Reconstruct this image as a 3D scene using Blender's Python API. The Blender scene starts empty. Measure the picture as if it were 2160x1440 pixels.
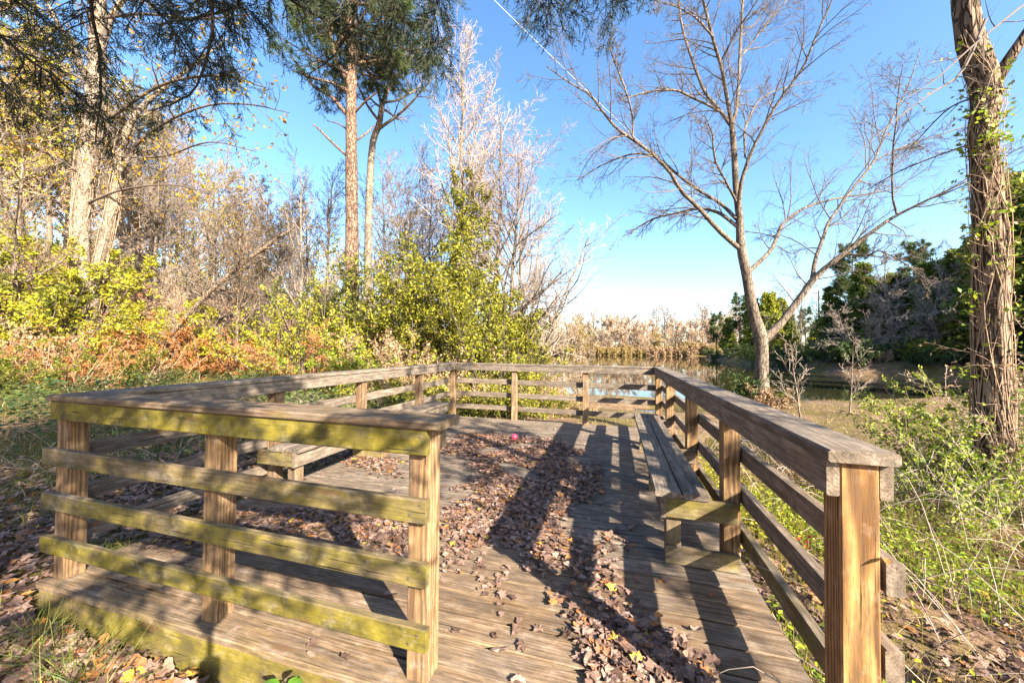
import bpy, math, random
import numpy as np
from mathutils import Matrix, Vector

# ------------------------------------------------------------------ camera, sky, sun, exposure
# World axes follow the deck: +X runs along the front railing to the right, +Y away from the camera.
scene = bpy.context.scene
F, YAW, PITCH, ROLL, EYE = 774.0246, .277204468, -.0181663886, -.00817301209, 1.5
cd = bpy.data.cameras.new('camera'); cam = bpy.data.objects.new('camera', cd)
scene.collection.objects.link(cam); scene.camera = cam
cd.sensor_width = 36; cd.lens = F/2160*36; cd.clip_start = .02; cd.clip_end = 3000
cam.matrix_world = (Matrix.Translation((0, 0, EYE)) @ Matrix.Rotation(YAW, 4, 'Z')
                    @ Matrix.Rotation(math.pi/2-PITCH, 4, 'X') @ Matrix.Rotation(-ROLL, 4, 'Z'))
SUN = Vector((1.45, -1.08, 1.0)).normalized()
world = bpy.data.worlds.new('World'); scene.world = world; world.use_nodes = True
wn = world.node_tree.nodes; sky = wn.new('ShaderNodeTexSky'); sky.sky_type = 'NISHITA'; sky.sun_disc = False
sky.sun_elevation = math.asin(SUN.z); sky.sun_rotation = math.atan2(SUN.x, SUN.y)
sky.air_density = 1.0; sky.dust_density = 1.3; sky.ozone_density = 2.0
wn['Background'].inputs['Strength'].default_value = .078
hs = wn.new('ShaderNodeHueSaturation'); hs.inputs['Saturation'].default_value = 1.18
world.node_tree.links.new(sky.outputs[0], hs.inputs['Color']); world.node_tree.links.new(hs.outputs[0], wn['Background'].inputs[0])
sl = bpy.data.lights.new('sun', 'SUN'); sl.energy = 5.0; sl.angle = math.radians(.5); sl.color = (1, .86, .66)
so = bpy.data.objects.new('sun', sl); scene.collection.objects.link(so)
so.rotation_euler = SUN.to_track_quat('Z', 'Y').to_euler(); so.location = (20, -15, 20)
vs = scene.view_settings; vs.view_transform = 'Standard'; vs.look = 'None'; vs.gamma = 1; vs.exposure = 2.5
scene.cycles.max_bounces = 6; scene.cycles.diffuse_bounces = 3; scene.cycles.glossy_bounces = 3
scene.cycles.transmission_bounces = 3; scene.cycles.transparent_max_bounces = 4
scene.cycles.use_denoising = True

# ------------------------------------------------------------------ helpers
C = scene.collection
rng = np.random.default_rng(7); random.seed(7)
def nrm(a): return a/np.maximum(np.linalg.norm(a, axis=-1, keepdims=True), 1e-9)
def cw(x, y):                       # camera frame (right, ahead) -> world x, y
    c, s = math.cos(YAW), math.sin(YAW); return x*c-y*s, x*s+y*c
def ray(px, py):
    xr, zr = (px-1080)/F, -(py-720)/F
    x = xr*math.cos(ROLL)+zr*math.sin(ROLL); z = -xr*math.sin(ROLL)+zr*math.cos(ROLL)
    y = math.cos(PITCH)+z*math.sin(PITCH); z = -math.sin(PITCH)+z*math.cos(PITCH)
    u, v = cw(x/y, 1.0); return np.array([u, v, z/y])
def at(px, py, d): return ray(px, py)*d+np.array([0, 0, EYE])        # a point d metres ahead of the camera
def onz(px, py, z): r = ray(px, py); return r*((z-EYE)/r[2])+np.array([0, 0, EYE])
def sstep(a, b, x): t = np.clip((x-a)/(b-a), 0, 1); return t*t*(3-2*t)

def mesh(name, V, faces, mat, parent=None, smooth=False, mats=None, midx=None):
    """faces: list of (n,k) int arrays"""
    V = np.asarray(V, np.float32).reshape(-1, 3)
    me = bpy.data.meshes.new(name)
    faces = [np.asarray(f, np.int32) for f in faces if len(f)]
    me.vertices.add(len(V)); me.vertices.foreach_set('co', V.ravel())
    li = np.concatenate([f.ravel() for f in faces])
    tot = np.concatenate([np.full(len(f), f.shape[1], np.int32) for f in faces])
    st = np.concatenate([[0], np.cumsum(tot)[:-1]]).astype(np.int32)
    me.loops.add(len(li)); me.loops.foreach_set('vertex_index', li)
    me.polygons.add(len(tot)); me.polygons.foreach_set('loop_start', st)
    me.update(calc_edges=True)
    if smooth: me.polygons.foreach_set('use_smooth', np.ones(len(tot), bool))
    for m in (mats or [mat]): me.materials.append(m)
    if midx is not None: me.polygons.foreach_set('material_index', np.asarray(midx, np.int32))
    return link(name, me, parent)
def link(name, me, parent=None):
    o = bpy.data.objects.new(name, me); C.objects.link(o)
    if parent is not None: o.parent = parent
    return o
def tag(o, label, cat=None, group=None, kind=None):
    o['label'] = label
    if cat: o['category'] = cat
    if group: o['group'] = group
    if kind: o['kind'] = kind
    return o
def thing(name, label, cat, loc=(0, 0, 0), group=None):
    o = bpy.data.objects.new(name, None); C.objects.link(o); o.location = loc
    o.empty_display_size = .2
    return tag(o, label, cat, group)
def copy_tree(o, parent=None):
    c = o.copy(); C.objects.link(c)
    if parent is not None: c.parent = parent
    for ch in o.children: copy_tree(ch, c)
    return c

# ---- materials
def newmat(name):
    m = bpy.data.materials.new(name); m.use_nodes = True
    nt = m.node_tree; b = nt.nodes['Principled BSDF']; return m, nt, b
class N:                            # small node-building shorthand
    def __init__(s, nt): s.nt = nt
    def new(s, t, **k):
        n = s.nt.nodes.new('ShaderNode'+t)
        for a, v in k.items(): setattr(n, a, v)
        return n
    def set(s, sock, v):
        if hasattr(v, 'is_linked') or isinstance(v, bpy.types.NodeSocket): s.nt.links.new(v, sock)
        elif v is not None: sock.default_value = v
    def math(s, op, a, b=None, c=None):
        n = s.new('Math', operation=op)
        for i, x in enumerate((a, b, c)): s.set(n.inputs[i], x) if x is not None else None
        return n.outputs[0]
    def vec(s, op, a, b=None):
        n = s.new('VectorMath', operation=op); s.set(n.inputs[0], a)
        if b is not None: s.set(n.inputs[1], b)
        return n.outputs[0]
    def noise(s, co, scale, detail=3, rough=.55, col=False):
        n = s.new('TexNoise'); s.set(n.inputs['Vector'], co); n.inputs['Scale'].default_value = scale
        n.inputs['Detail'].default_value = detail; n.inputs['Roughness'].default_value = rough
        return n.outputs['Color' if col else 'Fac']
    def ramp(s, f, *st, interp='LINEAR'):
        n = s.new('ValToRGB'); s.set(n.inputs[0], f); e = n.color_ramp.elements; n.color_ramp.interpolation = interp
        while len(e) < len(st): e.new(.5)
        for el, (p, c) in zip(e, st): el.position = p; el.color = (*c, 1) if len(c) == 3 else c
        return n.outputs[0]
    def step(s, f, a, b):
        n = s.new('MapRange'); s.set(n.inputs[0], f); n.inputs[1].default_value = a; n.inputs[2].default_value = b
        return n.outputs[0]
    def mix(s, f, a, b, mode='MIX'):
        n = s.new('Mix', data_type='RGBA', blend_type=mode); s.set(n.inputs[0], f)
        for i, x in ((6, a), (7, b)):
            s.set(n.inputs[i], (*x, 1) if isinstance(x, tuple) and len(x) == 3 else x)
        return n.outputs[2]
    def bump(s, h, strength=.4, dist=.01):
        n = s.new('Bump'); s.set(n.inputs['Height'], h); n.inputs['Strength'].default_value = strength
        n.inputs['Distance'].default_value = dist; return n.outputs[0]

def wood_mat(name='weathered_wood'):
    m, nt, b = newmat(name); n = N(nt)
    co = n.new('TexCoord').outputs['Object']; oi = n.new('ObjectInfo')
    def prop(p): a = n.new('Attribute', attribute_type='OBJECT', attribute_name=p); return a.outputs['Fac']
    rnd = oi.outputs['Random']
    off = n.new('CombineXYZ'); n.set(off.inputs[0], n.math('MULTIPLY', rnd, 37.)); n.set(off.inputs[1], n.math('MULTIPLY', rnd, 11.)); n.set(off.inputs[2], n.math('MULTIPLY', rnd, 23.))
    p = n.vec('ADD', co, off.outputs[0])
    # annual rings around a pith line along X
    warp = n.noise(n.vec('MULTIPLY', p, (1.2, 6, 6)), 1.0, 2, .5, True)
    wv = n.vec('MULTIPLY', n.vec('SUBTRACT', warp, (.5, .5, .5)), (0, .05, .05))
    sp = n.new('SeparateXYZ'); n.set(sp.inputs[0], n.vec('ADD', co, wv))
    yy = n.math('ADD', sp.outputs[1], n.math('MULTIPLY', n.math('SUBTRACT', rnd, .5), .12)); zz = n.math('SUBTRACT', sp.outputs[2], .055)
    r = n.math('SQRT', n.math('ADD', n.math('MULTIPLY', yy, yy), n.math('MULTIPLY', zz, zz)))
    ring = n.math('SINE', n.math('ADD', n.math('MULTIPLY', r, 470.), n.math('MULTIPLY', rnd, 40.)))
    ring = n.math('MULTIPLY_ADD', ring, .5, .5)
    fine = n.noise(n.vec('MULTIPLY', p, (7, 130, 130)), 1.0, 5, .7)
    streak = n.noise(n.vec('MULTIPLY', p, (3.2, 38, 38)), 1.0, 5, .68)
    blot = n.noise(p, 3.2, 4, .6); dirt = n.noise(n.vec('MULTIPLY', p, (1, 1.6, 1.6)), 9., 6, .72)
    crack = n.step(n.noise(n.vec('MULTIPLY', p, (2.2, 75, 75)), 1.0, 3, .55), .66, .72)
    # knots
    vor = n.new('TexVoronoi'); n.set(vor.inputs['Vector'], n.vec('MULTIPLY', p, (1.5, 7, 7))); vor.inputs['Scale'].default_value = 1.0
    knot = n.step(vor.outputs['Distance'], .17, .08)
    knot = n.math('MULTIPLY', knot, .8)
    grey = n.ramp(streak, (.28, (.030, .025, .021)), (.5, (.115, .096, .081)), (.74, (.225, .192, .165)))
    warm = n.ramp(n.math('MULTIPLY_ADD', ring, .45, n.math('MULTIPLY', streak, .6)), (.2, (.055, .023, .008)), (.55, (.19, .098, .031)), (.9, (.35, .21, .075)))
    col = n.mix(n.math('MULTIPLY', prop('warm'), n.step(n.math('ADD', blot, prop('warm')), .55, 1.05)), grey, warm)
    col = n.mix(n.math('MULTIPLY', ring, .17), col, (.10, .075, .05))
    col = n.mix(n.math('MULTIPLY', n.step(fine, .50, .66), .62), col, (.032, .025, .019))
    mossn = n.noise(n.vec('MULTIPLY', p, (2.0, 7, 7)), 1.0, 5, .65)
    mm = n.step(n.math('ADD', mossn, n.math('MULTIPLY_ADD', prop('moss'), .70, -.5)), .36, .64)
    nz = n.new('SeparateXYZ'); n.set(nz.inputs[0], n.new('NewGeometry').outputs['Normal'])
    mm = n.math('MULTIPLY', mm, n.math('MULTIPLY_ADD', n.math('MAXIMUM', nz.outputs[2], 0.), -.6, 1.))      # trodden and rained-off tops carry less algae
    mcol = n.ramp(n.noise(p, 9., 3), (.3, (.035, .032, .005)), (.55, (.125, .105, .008)), (.85, (.22, .185, .015)))
    col = n.mix(n.math('MULTIPLY', mm, n.math('MULTIPLY', prop('moss'), .95)), col, mcol)
    mold = n.step(n.noise(n.vec('MULTIPLY', p, (2.2, 6, 6)), 1.6, 5, .65), .50, .66)
    col = n.mix(n.math('MULTIPLY', mold, n.math('MULTIPLY', prop('mold'), .8)), col, (.022, .026, .02))
    col = n.mix(n.math('MULTIPLY', n.step(dirt, .46, .70), .55), col, (.05, .04, .03)); col = n.mix(n.math('MULTIPLY', n.step(dirt, .46, .28), .35), col, (.32, .27, .225))
    col = n.mix(knot, col, (.09, .05, .025))
    col = n.mix(crack, col, (.02, .016, .012))
    tint = n.math('MULTIPLY_ADD', rnd, .35, .95)
    col = n.mix(1.0, col, n.new('CombineColor').outputs[0], 'MULTIPLY')
    cc = col.node.inputs[7].links[0].from_node
    for i in range(3): n.set(cc.inputs[i], tint)
    n.set(b.inputs['Base Color'], col); b.inputs['Roughness'].default_value = .82; b.inputs['Specular IOR Level'].default_value = .25
    h = n.math('SUBTRACT', n.math('MULTIPLY_ADD', fine, .5, n.math('MULTIPLY', ring, .08)), n.math('MULTIPLY', crack, 1.2))
    n.set(b.inputs['Normal'], n.bump(h, .8, .005))
    return m
WOOD = wood_mat()

def leaf_mat(name, *cols, transl=.35, rough=.55, spec=.3, scale=None):
    """per-leaf colour from the mesh island, part of the light passes through"""
    m, nt, b = newmat(name); n = N(nt)
    g = n.new('NewGeometry'); f = g.outputs['Random Per Island']
    k = len(cols); col = n.ramp(f, *[((i+.5)/k, c) for i, c in enumerate(cols)])
    ns = n.noise(n.new('TexCoord').outputs['Object'], scale or 3., 2)
    col = n.mix(n.step(ns, .3, .7), n.mix(.32, col, (0, 0, 0)), col)
    n.set(b.inputs['Base Color'], col); b.inputs['Roughness'].default_value = rough; b.inputs['Specular IOR Level'].default_value = spec
    if transl:
        t = n.new('BsdfTranslucent'); n.set(t.inputs[0], n.mix(.25, col, (.6, .6, .05), 'MULTIPLY') if 0 else col)
        mx = n.new('MixShader'); mx.inputs[0].default_value = transl
        nt.links.new(b.outputs[0], mx.inputs[1]); nt.links.new(t.outputs[0], mx.inputs[2])
        nt.links.new(mx.outputs[0], nt.nodes['Material Output'].inputs[0])
    return m
def bark_mat(name, dark, mid, light, scale=6., stretch=.25, bump=.8, dist=.03):
    m, nt, b = newmat(name); n = N(nt)
    co = n.vec('MULTIPLY', n.new('TexCoord').outputs['Object'], (1, 1, stretch))
    a = n.noise(co, scale, 5, .65); c = n.noise(co, scale*5, 3, .6)
    vor = n.new('TexVoronoi', feature='DISTANCE_TO_EDGE'); n.set(vor.inputs['Vector'], n.vec('ADD', co, n.vec('MULTIPLY', n.noise(co, scale*1.5, 2, .5, True), (.15, .15, .15)))); vor.inputs['Scale'].default_value = scale*2.2
    e = n.step(vor.outputs['Distance'], .0, .12)
    f = n.math('MULTIPLY', n.math('MULTIPLY_ADD', a, .65, n.math('MULTIPLY', c, .35)), n.math('MULTIPLY_ADD', e, .5, .5))
    n.set(b.inputs['Base Color'], n.ramp(f, (.18, dark), (.38, mid), (.62, light)))
    b.inputs['Roughness'].default_value = .9; b.inputs['Specular IOR Level'].default_value = .15
    n.set(b.inputs['Normal'], n.bump(n.math('MULTIPLY_ADD', e, .6, a), bump, dist)); return m
def plain(name, col, rough=.6, metal=0, var=.25, sc=8.):
    m, nt, b = newmat(name); n = N(nt)
    f = n.noise(n.new('TexCoord').outputs['Object'], sc, 4)
    n.set(b.inputs['Base Color'], n.mix(f, tuple(c*(1-var) for c in col), tuple(min(1, c*(1+var)) for c in col)))
    b.inputs['Roughness'].default_value = rough; b.inputs['Metallic'].default_value = metal; return m

# ------------------------------------------------------------------ ground and pond
POND_Z = -.95
def cpx(px, d): return cw((px-1080)/F*d, d)
pond = np.array([cpx(*q) for q in [(1500, 17.2), (1380, 18.2), (1250, 20.5), (1165, 26), (1125, 45), (1112, 80), (1100, 140), (1300, 146), (1420, 139), (1512, 137),
        (1482, 108), (1535, 72), (1600, 53), (1680, 43), (1800, 37), (1950, 33.5), (2150, 31), (2500, 27), (2450, 20), (2200, 22), (2000, 20.5), (1850, 18.8), (1680, 17.8)]])
def pond_sdf(x, y):                 # > 0 on land
    p = np.stack([x, y], -1); best = np.full(x.shape, 1e9); ins = np.zeros(x.shape, bool)
    for i in range(len(pond)):
        a, b = pond[i], pond[(i+1) % len(pond)]
        ab = b-a; t = np.clip(((p-a)@ab)/(ab@ab), 0, 1)
        best = np.minimum(best, np.linalg.norm(p-a-t[..., None]*ab, axis=-1))
        cr = ((a[1] > y) != (b[1] > y)) & (x < (b[0]-a[0])*(y-a[1])/(b[1]-a[1]+1e-12)+a[0]); ins ^= cr
    return np.where(ins, -best, best)
def hnoise(x, y, f, s=0):
    return (np.sin(x*f+1.3*s+1.7*np.sin(y*f*.7+s))+np.sin(y*f*1.13+2.1*s+1.4*np.sin(x*f*.83-s)))*.5
PUD = [onz(1365, 868, -.95)[:2], onz(1400, 872, -.95)[:2], onz(1225, 826, -.95)[:2]]
def ground_z(x, y):
    x = np.asarray(x, float); y = np.asarray(y, float)
    c, s = math.cos(YAW), math.sin(YAW); xc = x*c+y*s; yc = -x*s+y*c
    d = pond_sdf(x, y)
    near = POND_Z+.55*(1-np.exp(-np.maximum(d, 0)/7))
    w = np.clip(sstep(1.6, -1.2, x)*sstep(13, 6.5, y)+sstep(3., .6, y)*.75*sstep(4.5, 1.5, x)+sstep(-4, -9, x), 0, 1)
    near = near*(1-w)+w*(-.14)
    near = near-.13*np.exp(-(((x+1.2)/1.1)**2+((y-1.25)/.5)**2))
    for q, r in zip(PUD, (.9, .7, 1.3)): near = near-.42*np.exp(-((x-q[0])**2+(y-q[1])**2)/r**2)
    bankR = POND_Z+1.35*sstep(.0, 2.2, d)+.085*np.maximum(d-2, 0)
    farb = POND_Z+.9*sstep(0, 5, d)+.03*np.maximum(d, 0)
    wr = sstep(27, 31, yc+.35*np.maximum(xc-30, 0))*sstep(8, 14, xc)
    z = near*(1-wr)+np.minimum(bankR, 5)*wr
    wf = sstep(105, 118, yc); z = z*(1-wf)+np.minimum(farb, 4)*wf
    road = 6.4*sstep(-16.5, -27.5, xc)
    z = z+road*sstep(-40, -10, yc)
    z = z+.035*hnoise(x, y, 1.1)+.02*hnoise(x, y, 3.1, 2)+.10*hnoise(x, y, .23, 4)*sstep(6, 20, np.hypot(x+1, y-4))
    inside = np.where(d < 0, POND_Z-.12-np.minimum(-d*.35, 1.2), z)
    z = np.where(d < 0, np.minimum(inside, POND_Z-.05), z)
    deck = sstep(-3.75, -3.45, x)*sstep(1.15, .85, x)*sstep(1.25, 1.5, y)*sstep(7.9, 7.5, y)
    return z*(1-deck)+np.minimum(z, -.24)*deck
def gz(x, y): return float(ground_z(np.array([x]), np.array([y]))[0])

n1 = 300
s = np.linspace(-1, 1, n1); sx = np.sinh(s*7.3)*(900/np.sinh(7.3)); sx = sx*.6+s**3*360+s*9
gx, gy = np.meshgrid(sx-1.0, sx+4.0, indexing='ij'); gzv = ground_z(gx, gy)
idx = np.arange(n1*n1).reshape(n1, n1)
gq = np.stack([idx[:-1, :-1], idx[1:, :-1], idx[1:, 1:], idx[:-1, 1:]], -1).reshape(-1, 4)
def ground_mat():
    m, nt, b = newmat('forest_floor'); n = N(nt)
    co = n.new('TexCoord').outputs['Object']; sp = n.new('SeparateXYZ'); n.set(sp.inputs[0], co)
    big = n.noise(co, .35, 4); mid = n.noise(co, 2.2, 5, .6); fin = n.noise(co, 17., 5, .7)
    lit = n.ramp(n.math('MULTIPLY_ADD', mid, .5, n.math('MULTIPLY', fin, .5)), (.3, (.035, .022, .014)), (.48, (.12, .078, .05)), (.6, (.20, .135, .09)), (.75, (.27, .19, .13)))
    grass = n.ramp(n.math('MULTIPLY_ADD', mid, .4, n.math('MULTIPLY', fin, .6)), (.3, (.03, .03, .01)), (.5, (.09, .075, .025)), (.7, (.20, .145, .06)))
    col = n.mix(n.step(big, .42, .58), lit, grass)
    # the road bank is bare reddish clay and pine straw
    clay = n.ramp(n.math('MULTIPLY_ADD', mid, .5, n.math('MULTIPLY', fin, .5)), (.3, (.13, .06, .03)), (.5, (.33, .17, .09)), (.7, (.44, .27, .16)))
    sx_ = n.math('MULTIPLY_ADD', sp.outputs[0], math.cos(YAW), n.math('MULTIPLY', sp.outputs[1], math.sin(YAW)))
    col = n.mix(n.math('MULTIPLY', n.step(n.math('MULTIPLY_ADD', mid, 5., sx_), -13.5, -15.), n.step(mid, .2, .4)), col, clay)
    n.set(b.inputs['Base Color'], col); b.inputs['Roughness'].default_value = .95; b.inputs['Specular IOR Level'].default_value = .1
    n.set(b.inputs['Normal'], n.bump(n.math('MULTIPLY_ADD', fin, .4, mid), .7, .06)); return m
GROUND = ground_mat()
g = mesh('ground', np.stack([gx, gy, gzv], -1), [gq], GROUND, smooth=True); tag(g, 'leaf strewn ground round the deck, rising to a clay bank on the left', kind='structure')
def water_mat():
    m, nt, b = newmat('pond_water'); n = N(nt)
    co = n.vec('MULTIPLY', n.new('TexCoord').outputs['Object'], (1, 1, 1))
    b.inputs['Base Color'].default_value = (.022, .022, .011, 1); b.inputs['Roughness'].default_value = .025; b.inputs['IOR'].default_value = 1.333
    h = n.math('MULTIPLY_ADD', n.noise(co, .9, 3), .7, n.math('MULTIPLY', n.noise(co, 5., 2), .12))
    n.set(b.inputs['Normal'], n.bump(h, .05, .05)); return m
WATER = water_mat()
lo, hi = pond.min(0)-25, pond.max(0)+25
w = mesh('pond', [(lo[0], lo[1], POND_Z), (hi[0], lo[1], POND_Z), (hi[0], hi[1], POND_Z), (lo[0], hi[1], POND_Z)], [[[0, 1, 2, 3]]], WATER)
tag(w, 'still brown pond reflecting the trees beyond the deck', kind='structure')

# ------------------------------------------------------------------ timber
def wloc(o):
    v = Vector((0, 0, 0))
    while o is not None: v += o.location; o = o.parent
    return v
def board(parent, name, a, b, ty, tz, warm=.35, moss=.0, mold=.2, ch=.005, up=(0, 0, 1), label=None):
    """a sawn timber from a to b (centre line), ty wide sideways, tz along up; length runs along local X"""
    a, b = Vector(a), Vector(b); X = (b-a); L = X.length; X.normalize(); Z = Vector(up); Y = Z.cross(X).normalized(); Z = X.cross(Y)
    hy, hz = ty/2, tz/2
    sec = [(-hy+ch, -hz), (hy-ch, -hz), (hy, -hz+ch), (hy, hz-ch), (hy-ch, hz), (-hy+ch, hz), (-hy, hz-ch), (-hy, -hz+ch)]
    V = [(-L/2, *q) for q in sec]+[(L/2, *q) for q in sec]
    fs = [[i, (i+1) % 8, (i+1) % 8+8, i+8] for i in range(8)]
    me = bpy.data.meshes.new(name); me.from_pydata(V, [], [f[::-1] for f in fs]+[list(range(8)), list(range(15, 7, -1))])
    me.materials.append(WOOD); o = link(name, me, parent)
    M = Matrix((X, Y, Z)).transposed().to_4x4(); M.translation = (a+b)/2-wloc(parent) if parent else (a+b)/2
    o.matrix_basis = M; o['warm'] = float(warm); o['moss'] = float(moss); o['mold'] = float(mold)
    if label: o['label'] = label
    return o
R = random.uniform
U0, U1, V0, V1 = -3.51, .862, 1.425, 7.475
deck = thing('viewing_deck', 'weathered plank deck strewn with fallen leaves beside the pond', 'deck', (-1.3, 4.4, -.25))
pitch = (V1-V0)/35
for i in range(35):
    y = V0+(i+.5)*pitch
    board(deck, 'deck_board', (U0+R(-.008, .008), y, -.019+R(-.0015, .0015)), (U1+R(-.008, .008), y+R(-.001, .001), -.019+R(-.0015, .0015)), pitch-.014, .038,
          warm=.45 if i < 7 else .22, moss=max(0, .55-.07*i)+R(0, .12), mold=R(.05, .35))
board(deck, 'rim_joist', (U0+.01, V0+.035, -.145), (U1-.03, V0+.035, -.145), .038, .21, warm=.5, moss=.9, mold=.4)
board(deck, 'rim_joist', (U0+.03, V1-.04, -.145), (U1-.03, V1-.04, -.145), .038, .21, moss=.4)
for x in (U0+.05, U1-.05): board(deck, 'side_joist', (x, V0+.06, -.145), (x, V1-.06, -.145), .038, .205, moss=.4)
for k in range(1, 6):
    x = U0+(U1-U0)*k/6; board(deck, 'floor_joist', (x, V0+.06, -.145), (x, V1-.06, -.145), .038, .205)

ZC, ZF0, ZF1 = 1.156, 1.019, 1.136      # cap centre, fascia bottom/top
MID = ((.722, .828), (.442, .546), (.164, .267))
PW = .107
def post(par, x, y, z0, warm=.75, moss=.3, label=None):
    return board(par, 'post', (x, y, z0), (x, y, 1.136), PW, PW, warm=warm, moss=moss, mold=.25, up=(0, 1, 0), label=label)
# front railing, left of the opening
fr = thing('front_railing', 'mossy front railing nearest the camera, left of the deck opening', 'railing', (-2.1, 1.5, 0), )
for x, ms in ((-3.446, .35), (-2.138, .45), (-.861, .3)):
    post(fr, x, 1.5525, -.45 if x < -.9 else -.4, .7, ms)
board(fr, 'fascia_board', (-3.485, 1.480, (ZF0+ZF1)/2), (-.806, 1.480, (ZF0+ZF1)/2), .038, ZF1-ZF0, .35, 1.0, .5)
board(fr, 'fascia_board', (-3.485, 1.626, (ZF0+ZF1)/2), (-.800, 1.626, (ZF0+ZF1)/2), .038, ZF1-ZF0, .3, .6, .3)
for k, (a, b) in enumerate(MID):
    board(fr, 'rail', (-3.56, 1.480, (a+b)/2+.004), (-.806+.004*k, 1.480, (a+b)/2-.004), .038, b-a, .35, (.8, .85, 1.0)[k], .75)
board(fr, 'cap_board', (-3.50, 1.552, ZC+.002), (-.735, 1.552, ZC), .215, .040, .45, .55, .25, ch=.008)
# left railing
lr = thing('side_railing', 'long grey railing on the left side of the deck', 'railing', (-3.45, 4.5, 0))
for y in (3.06, 4.405, 5.98, 7.43): post(lr, -3.452, y, -.5, .6, .2)
board(lr, 'fascia_board', (-3.380, 1.67, (ZF0+ZF1)/2), (-3.380, 7.34, (ZF0+ZF1)/2), .038, ZF1-ZF0, .1, .05, .2)
board(lr, 'fascia_board', (-3.526, 1.53, (ZF0+ZF1)/2), (-3.526, 7.34, (ZF0+ZF1)/2), .038, ZF1-ZF0, .1, .2, .2)
for a, b in MID:
    board(lr, 'rail', (-3.526, 1.505, (a+b)/2), (-3.526, 4.40, (a+b)/2), .038, b-a, .15, .35, .25)
    board(lr, 'rail', (-3.526, 4.405, (a+b)/2), (-3.526, 7.49, (a+b)/2), .038, b-a, .15, .3, .25)
board(lr, 'cap_board', (-3.452, 1.665, ZC), (-3.452, 7.325, ZC), .205, .038, .08, .1, .2, ch=.007)
# back railing
br = thing('back_railing', 'back railing of the deck facing the pond', 'railing', (-1.3, 7.43, 0))
for x in (-2.05, -.585): post(br, x, 7.43, -.7, .55, .1)
board(br, 'fascia_board', (-3.355, 7.355, (ZF0+ZF1)/2), (.665, 7.355, (ZF0+ZF1)/2), .038, ZF1-ZF0, .12, .05, .15)
board(br, 'fascia_board', (-3.50, 7.505, (ZF0+ZF1)/2), (.80, 7.505, (ZF0+ZF1)/2), .038, ZF1-ZF0, .12, .15, .2)
for a, b in MID:
    board(br, 'rail', (-3.50, 7.5035, (a+b)/2+.008), (-2.19, 7.5035, (a+b)/2+.005), .038, b-a, .2, .45, .2)
    board(br, 'rail', (-2.187, 7.5035, (a+b)/2+.003), (.80, 7.5035, (a+b)/2-.012), .038, b-a, .2, .4, .2)
board(br, 'cap_board', (-3.56, 7.431, ZC), (.865, 7.431, ZC-.004), .205, .038, .12, .12, .25, ch=.007)
# right railing
rr = thing('side_railing', 'railing on the right side of the deck behind the long bench', 'railing', (.766, 4.4, 0))
post(rr, .766, 1.525, -1.0, 1.0, .25, 'thick yellowish near post with vertical grain')
for y in (2.91, 4.272, 5.915, 7.43): post(rr, .766, y, -.9, .8, .12)
board(rr, 'fascia_board', (.693, 1.472, (ZF0+ZF1)/2), (.693, 7.325, (ZF0+ZF1)/2), .036, ZF1-ZF0, .28, .1, .1)
board(rr, 'fascia_board', (.8385, 1.474, (ZF0+ZF1)/2), (.8385, 7.325, (ZF0+ZF1)/2), .036, ZF1-ZF0, .28, .5, .2)
for k, (a, b) in enumerate(MID):
    board(rr, 'rail', (.858, 1.472+.008*k, (a+b)/2-.004), (.852, 4.28, (a+b)/2), .050, b-a, .3, (.35, .3, .75)[k], .2)
    board(rr, 'rail', (.852, 4.285, (a+b)/2), (.846, 7.48, (a+b)/2), .048, b-a, .25, .3, .2)
board(rr, 'cap_board', (.766, 1.448, ZC), (.766, 7.325, ZC), .192, .040, .18, .4, .3, ch=.007)

# benches
def bench(label, sgn, x_in, x_out, y0, y1, frames, moss):
    """x_in: free edge of the seat, x_out: edge towards the railing"""
    t = thing('bench', label, 'bench', ((x_in+x_out)/2, (y0+y1)/2, 0), 'built-in benches along the railings')
    w = (abs(x_out-x_in)-.010)/2; s = sgn
    for k in range(2):
        xc_ = x_in+s*(w/2+k*(w+.010))
        board(t, 'seat_plank', (xc_, y0-.008*k, .482), (xc_, y1, .482), w, .038, .08, moss, .35)
    ax = x_in+s*.055
    board(t, 'apron_board', (ax, y0-.005, .391), (ax, y1-.02, .391), .036, .140, .2, .1+moss, .2)
    for j, y in enumerate(frames):
        xr = x_out+s*.165
        board(t, 'cross_board', (ax+s*.0195, y, .391), (xr, y, .391), .038, .138, .35, .5+.3*(j == 0), .3)
        lx = ax+s*.072
        board(t, 'leg', (lx, y+.072, .002), (lx, y+.072, .460), .100, .100, .45, .55, .25, up=(0, 1, 0))
        board(t, 'base_board', (ax+s*.015, y, .062), (xr+s*.015, y, .062), .038, .118, .3, .75, .3)
    return t
bench('long two plank bench on the right, in front of the railing', 1, .266, .622, 2.80, 6.08, (2.822, 4.19, 5.83), .08)
bench('two plank bench on the left seen through the front railing', -1, -2.950, -3.305, 2.865, 6.24, (2.888, 4.30, 5.89), .10)

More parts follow.
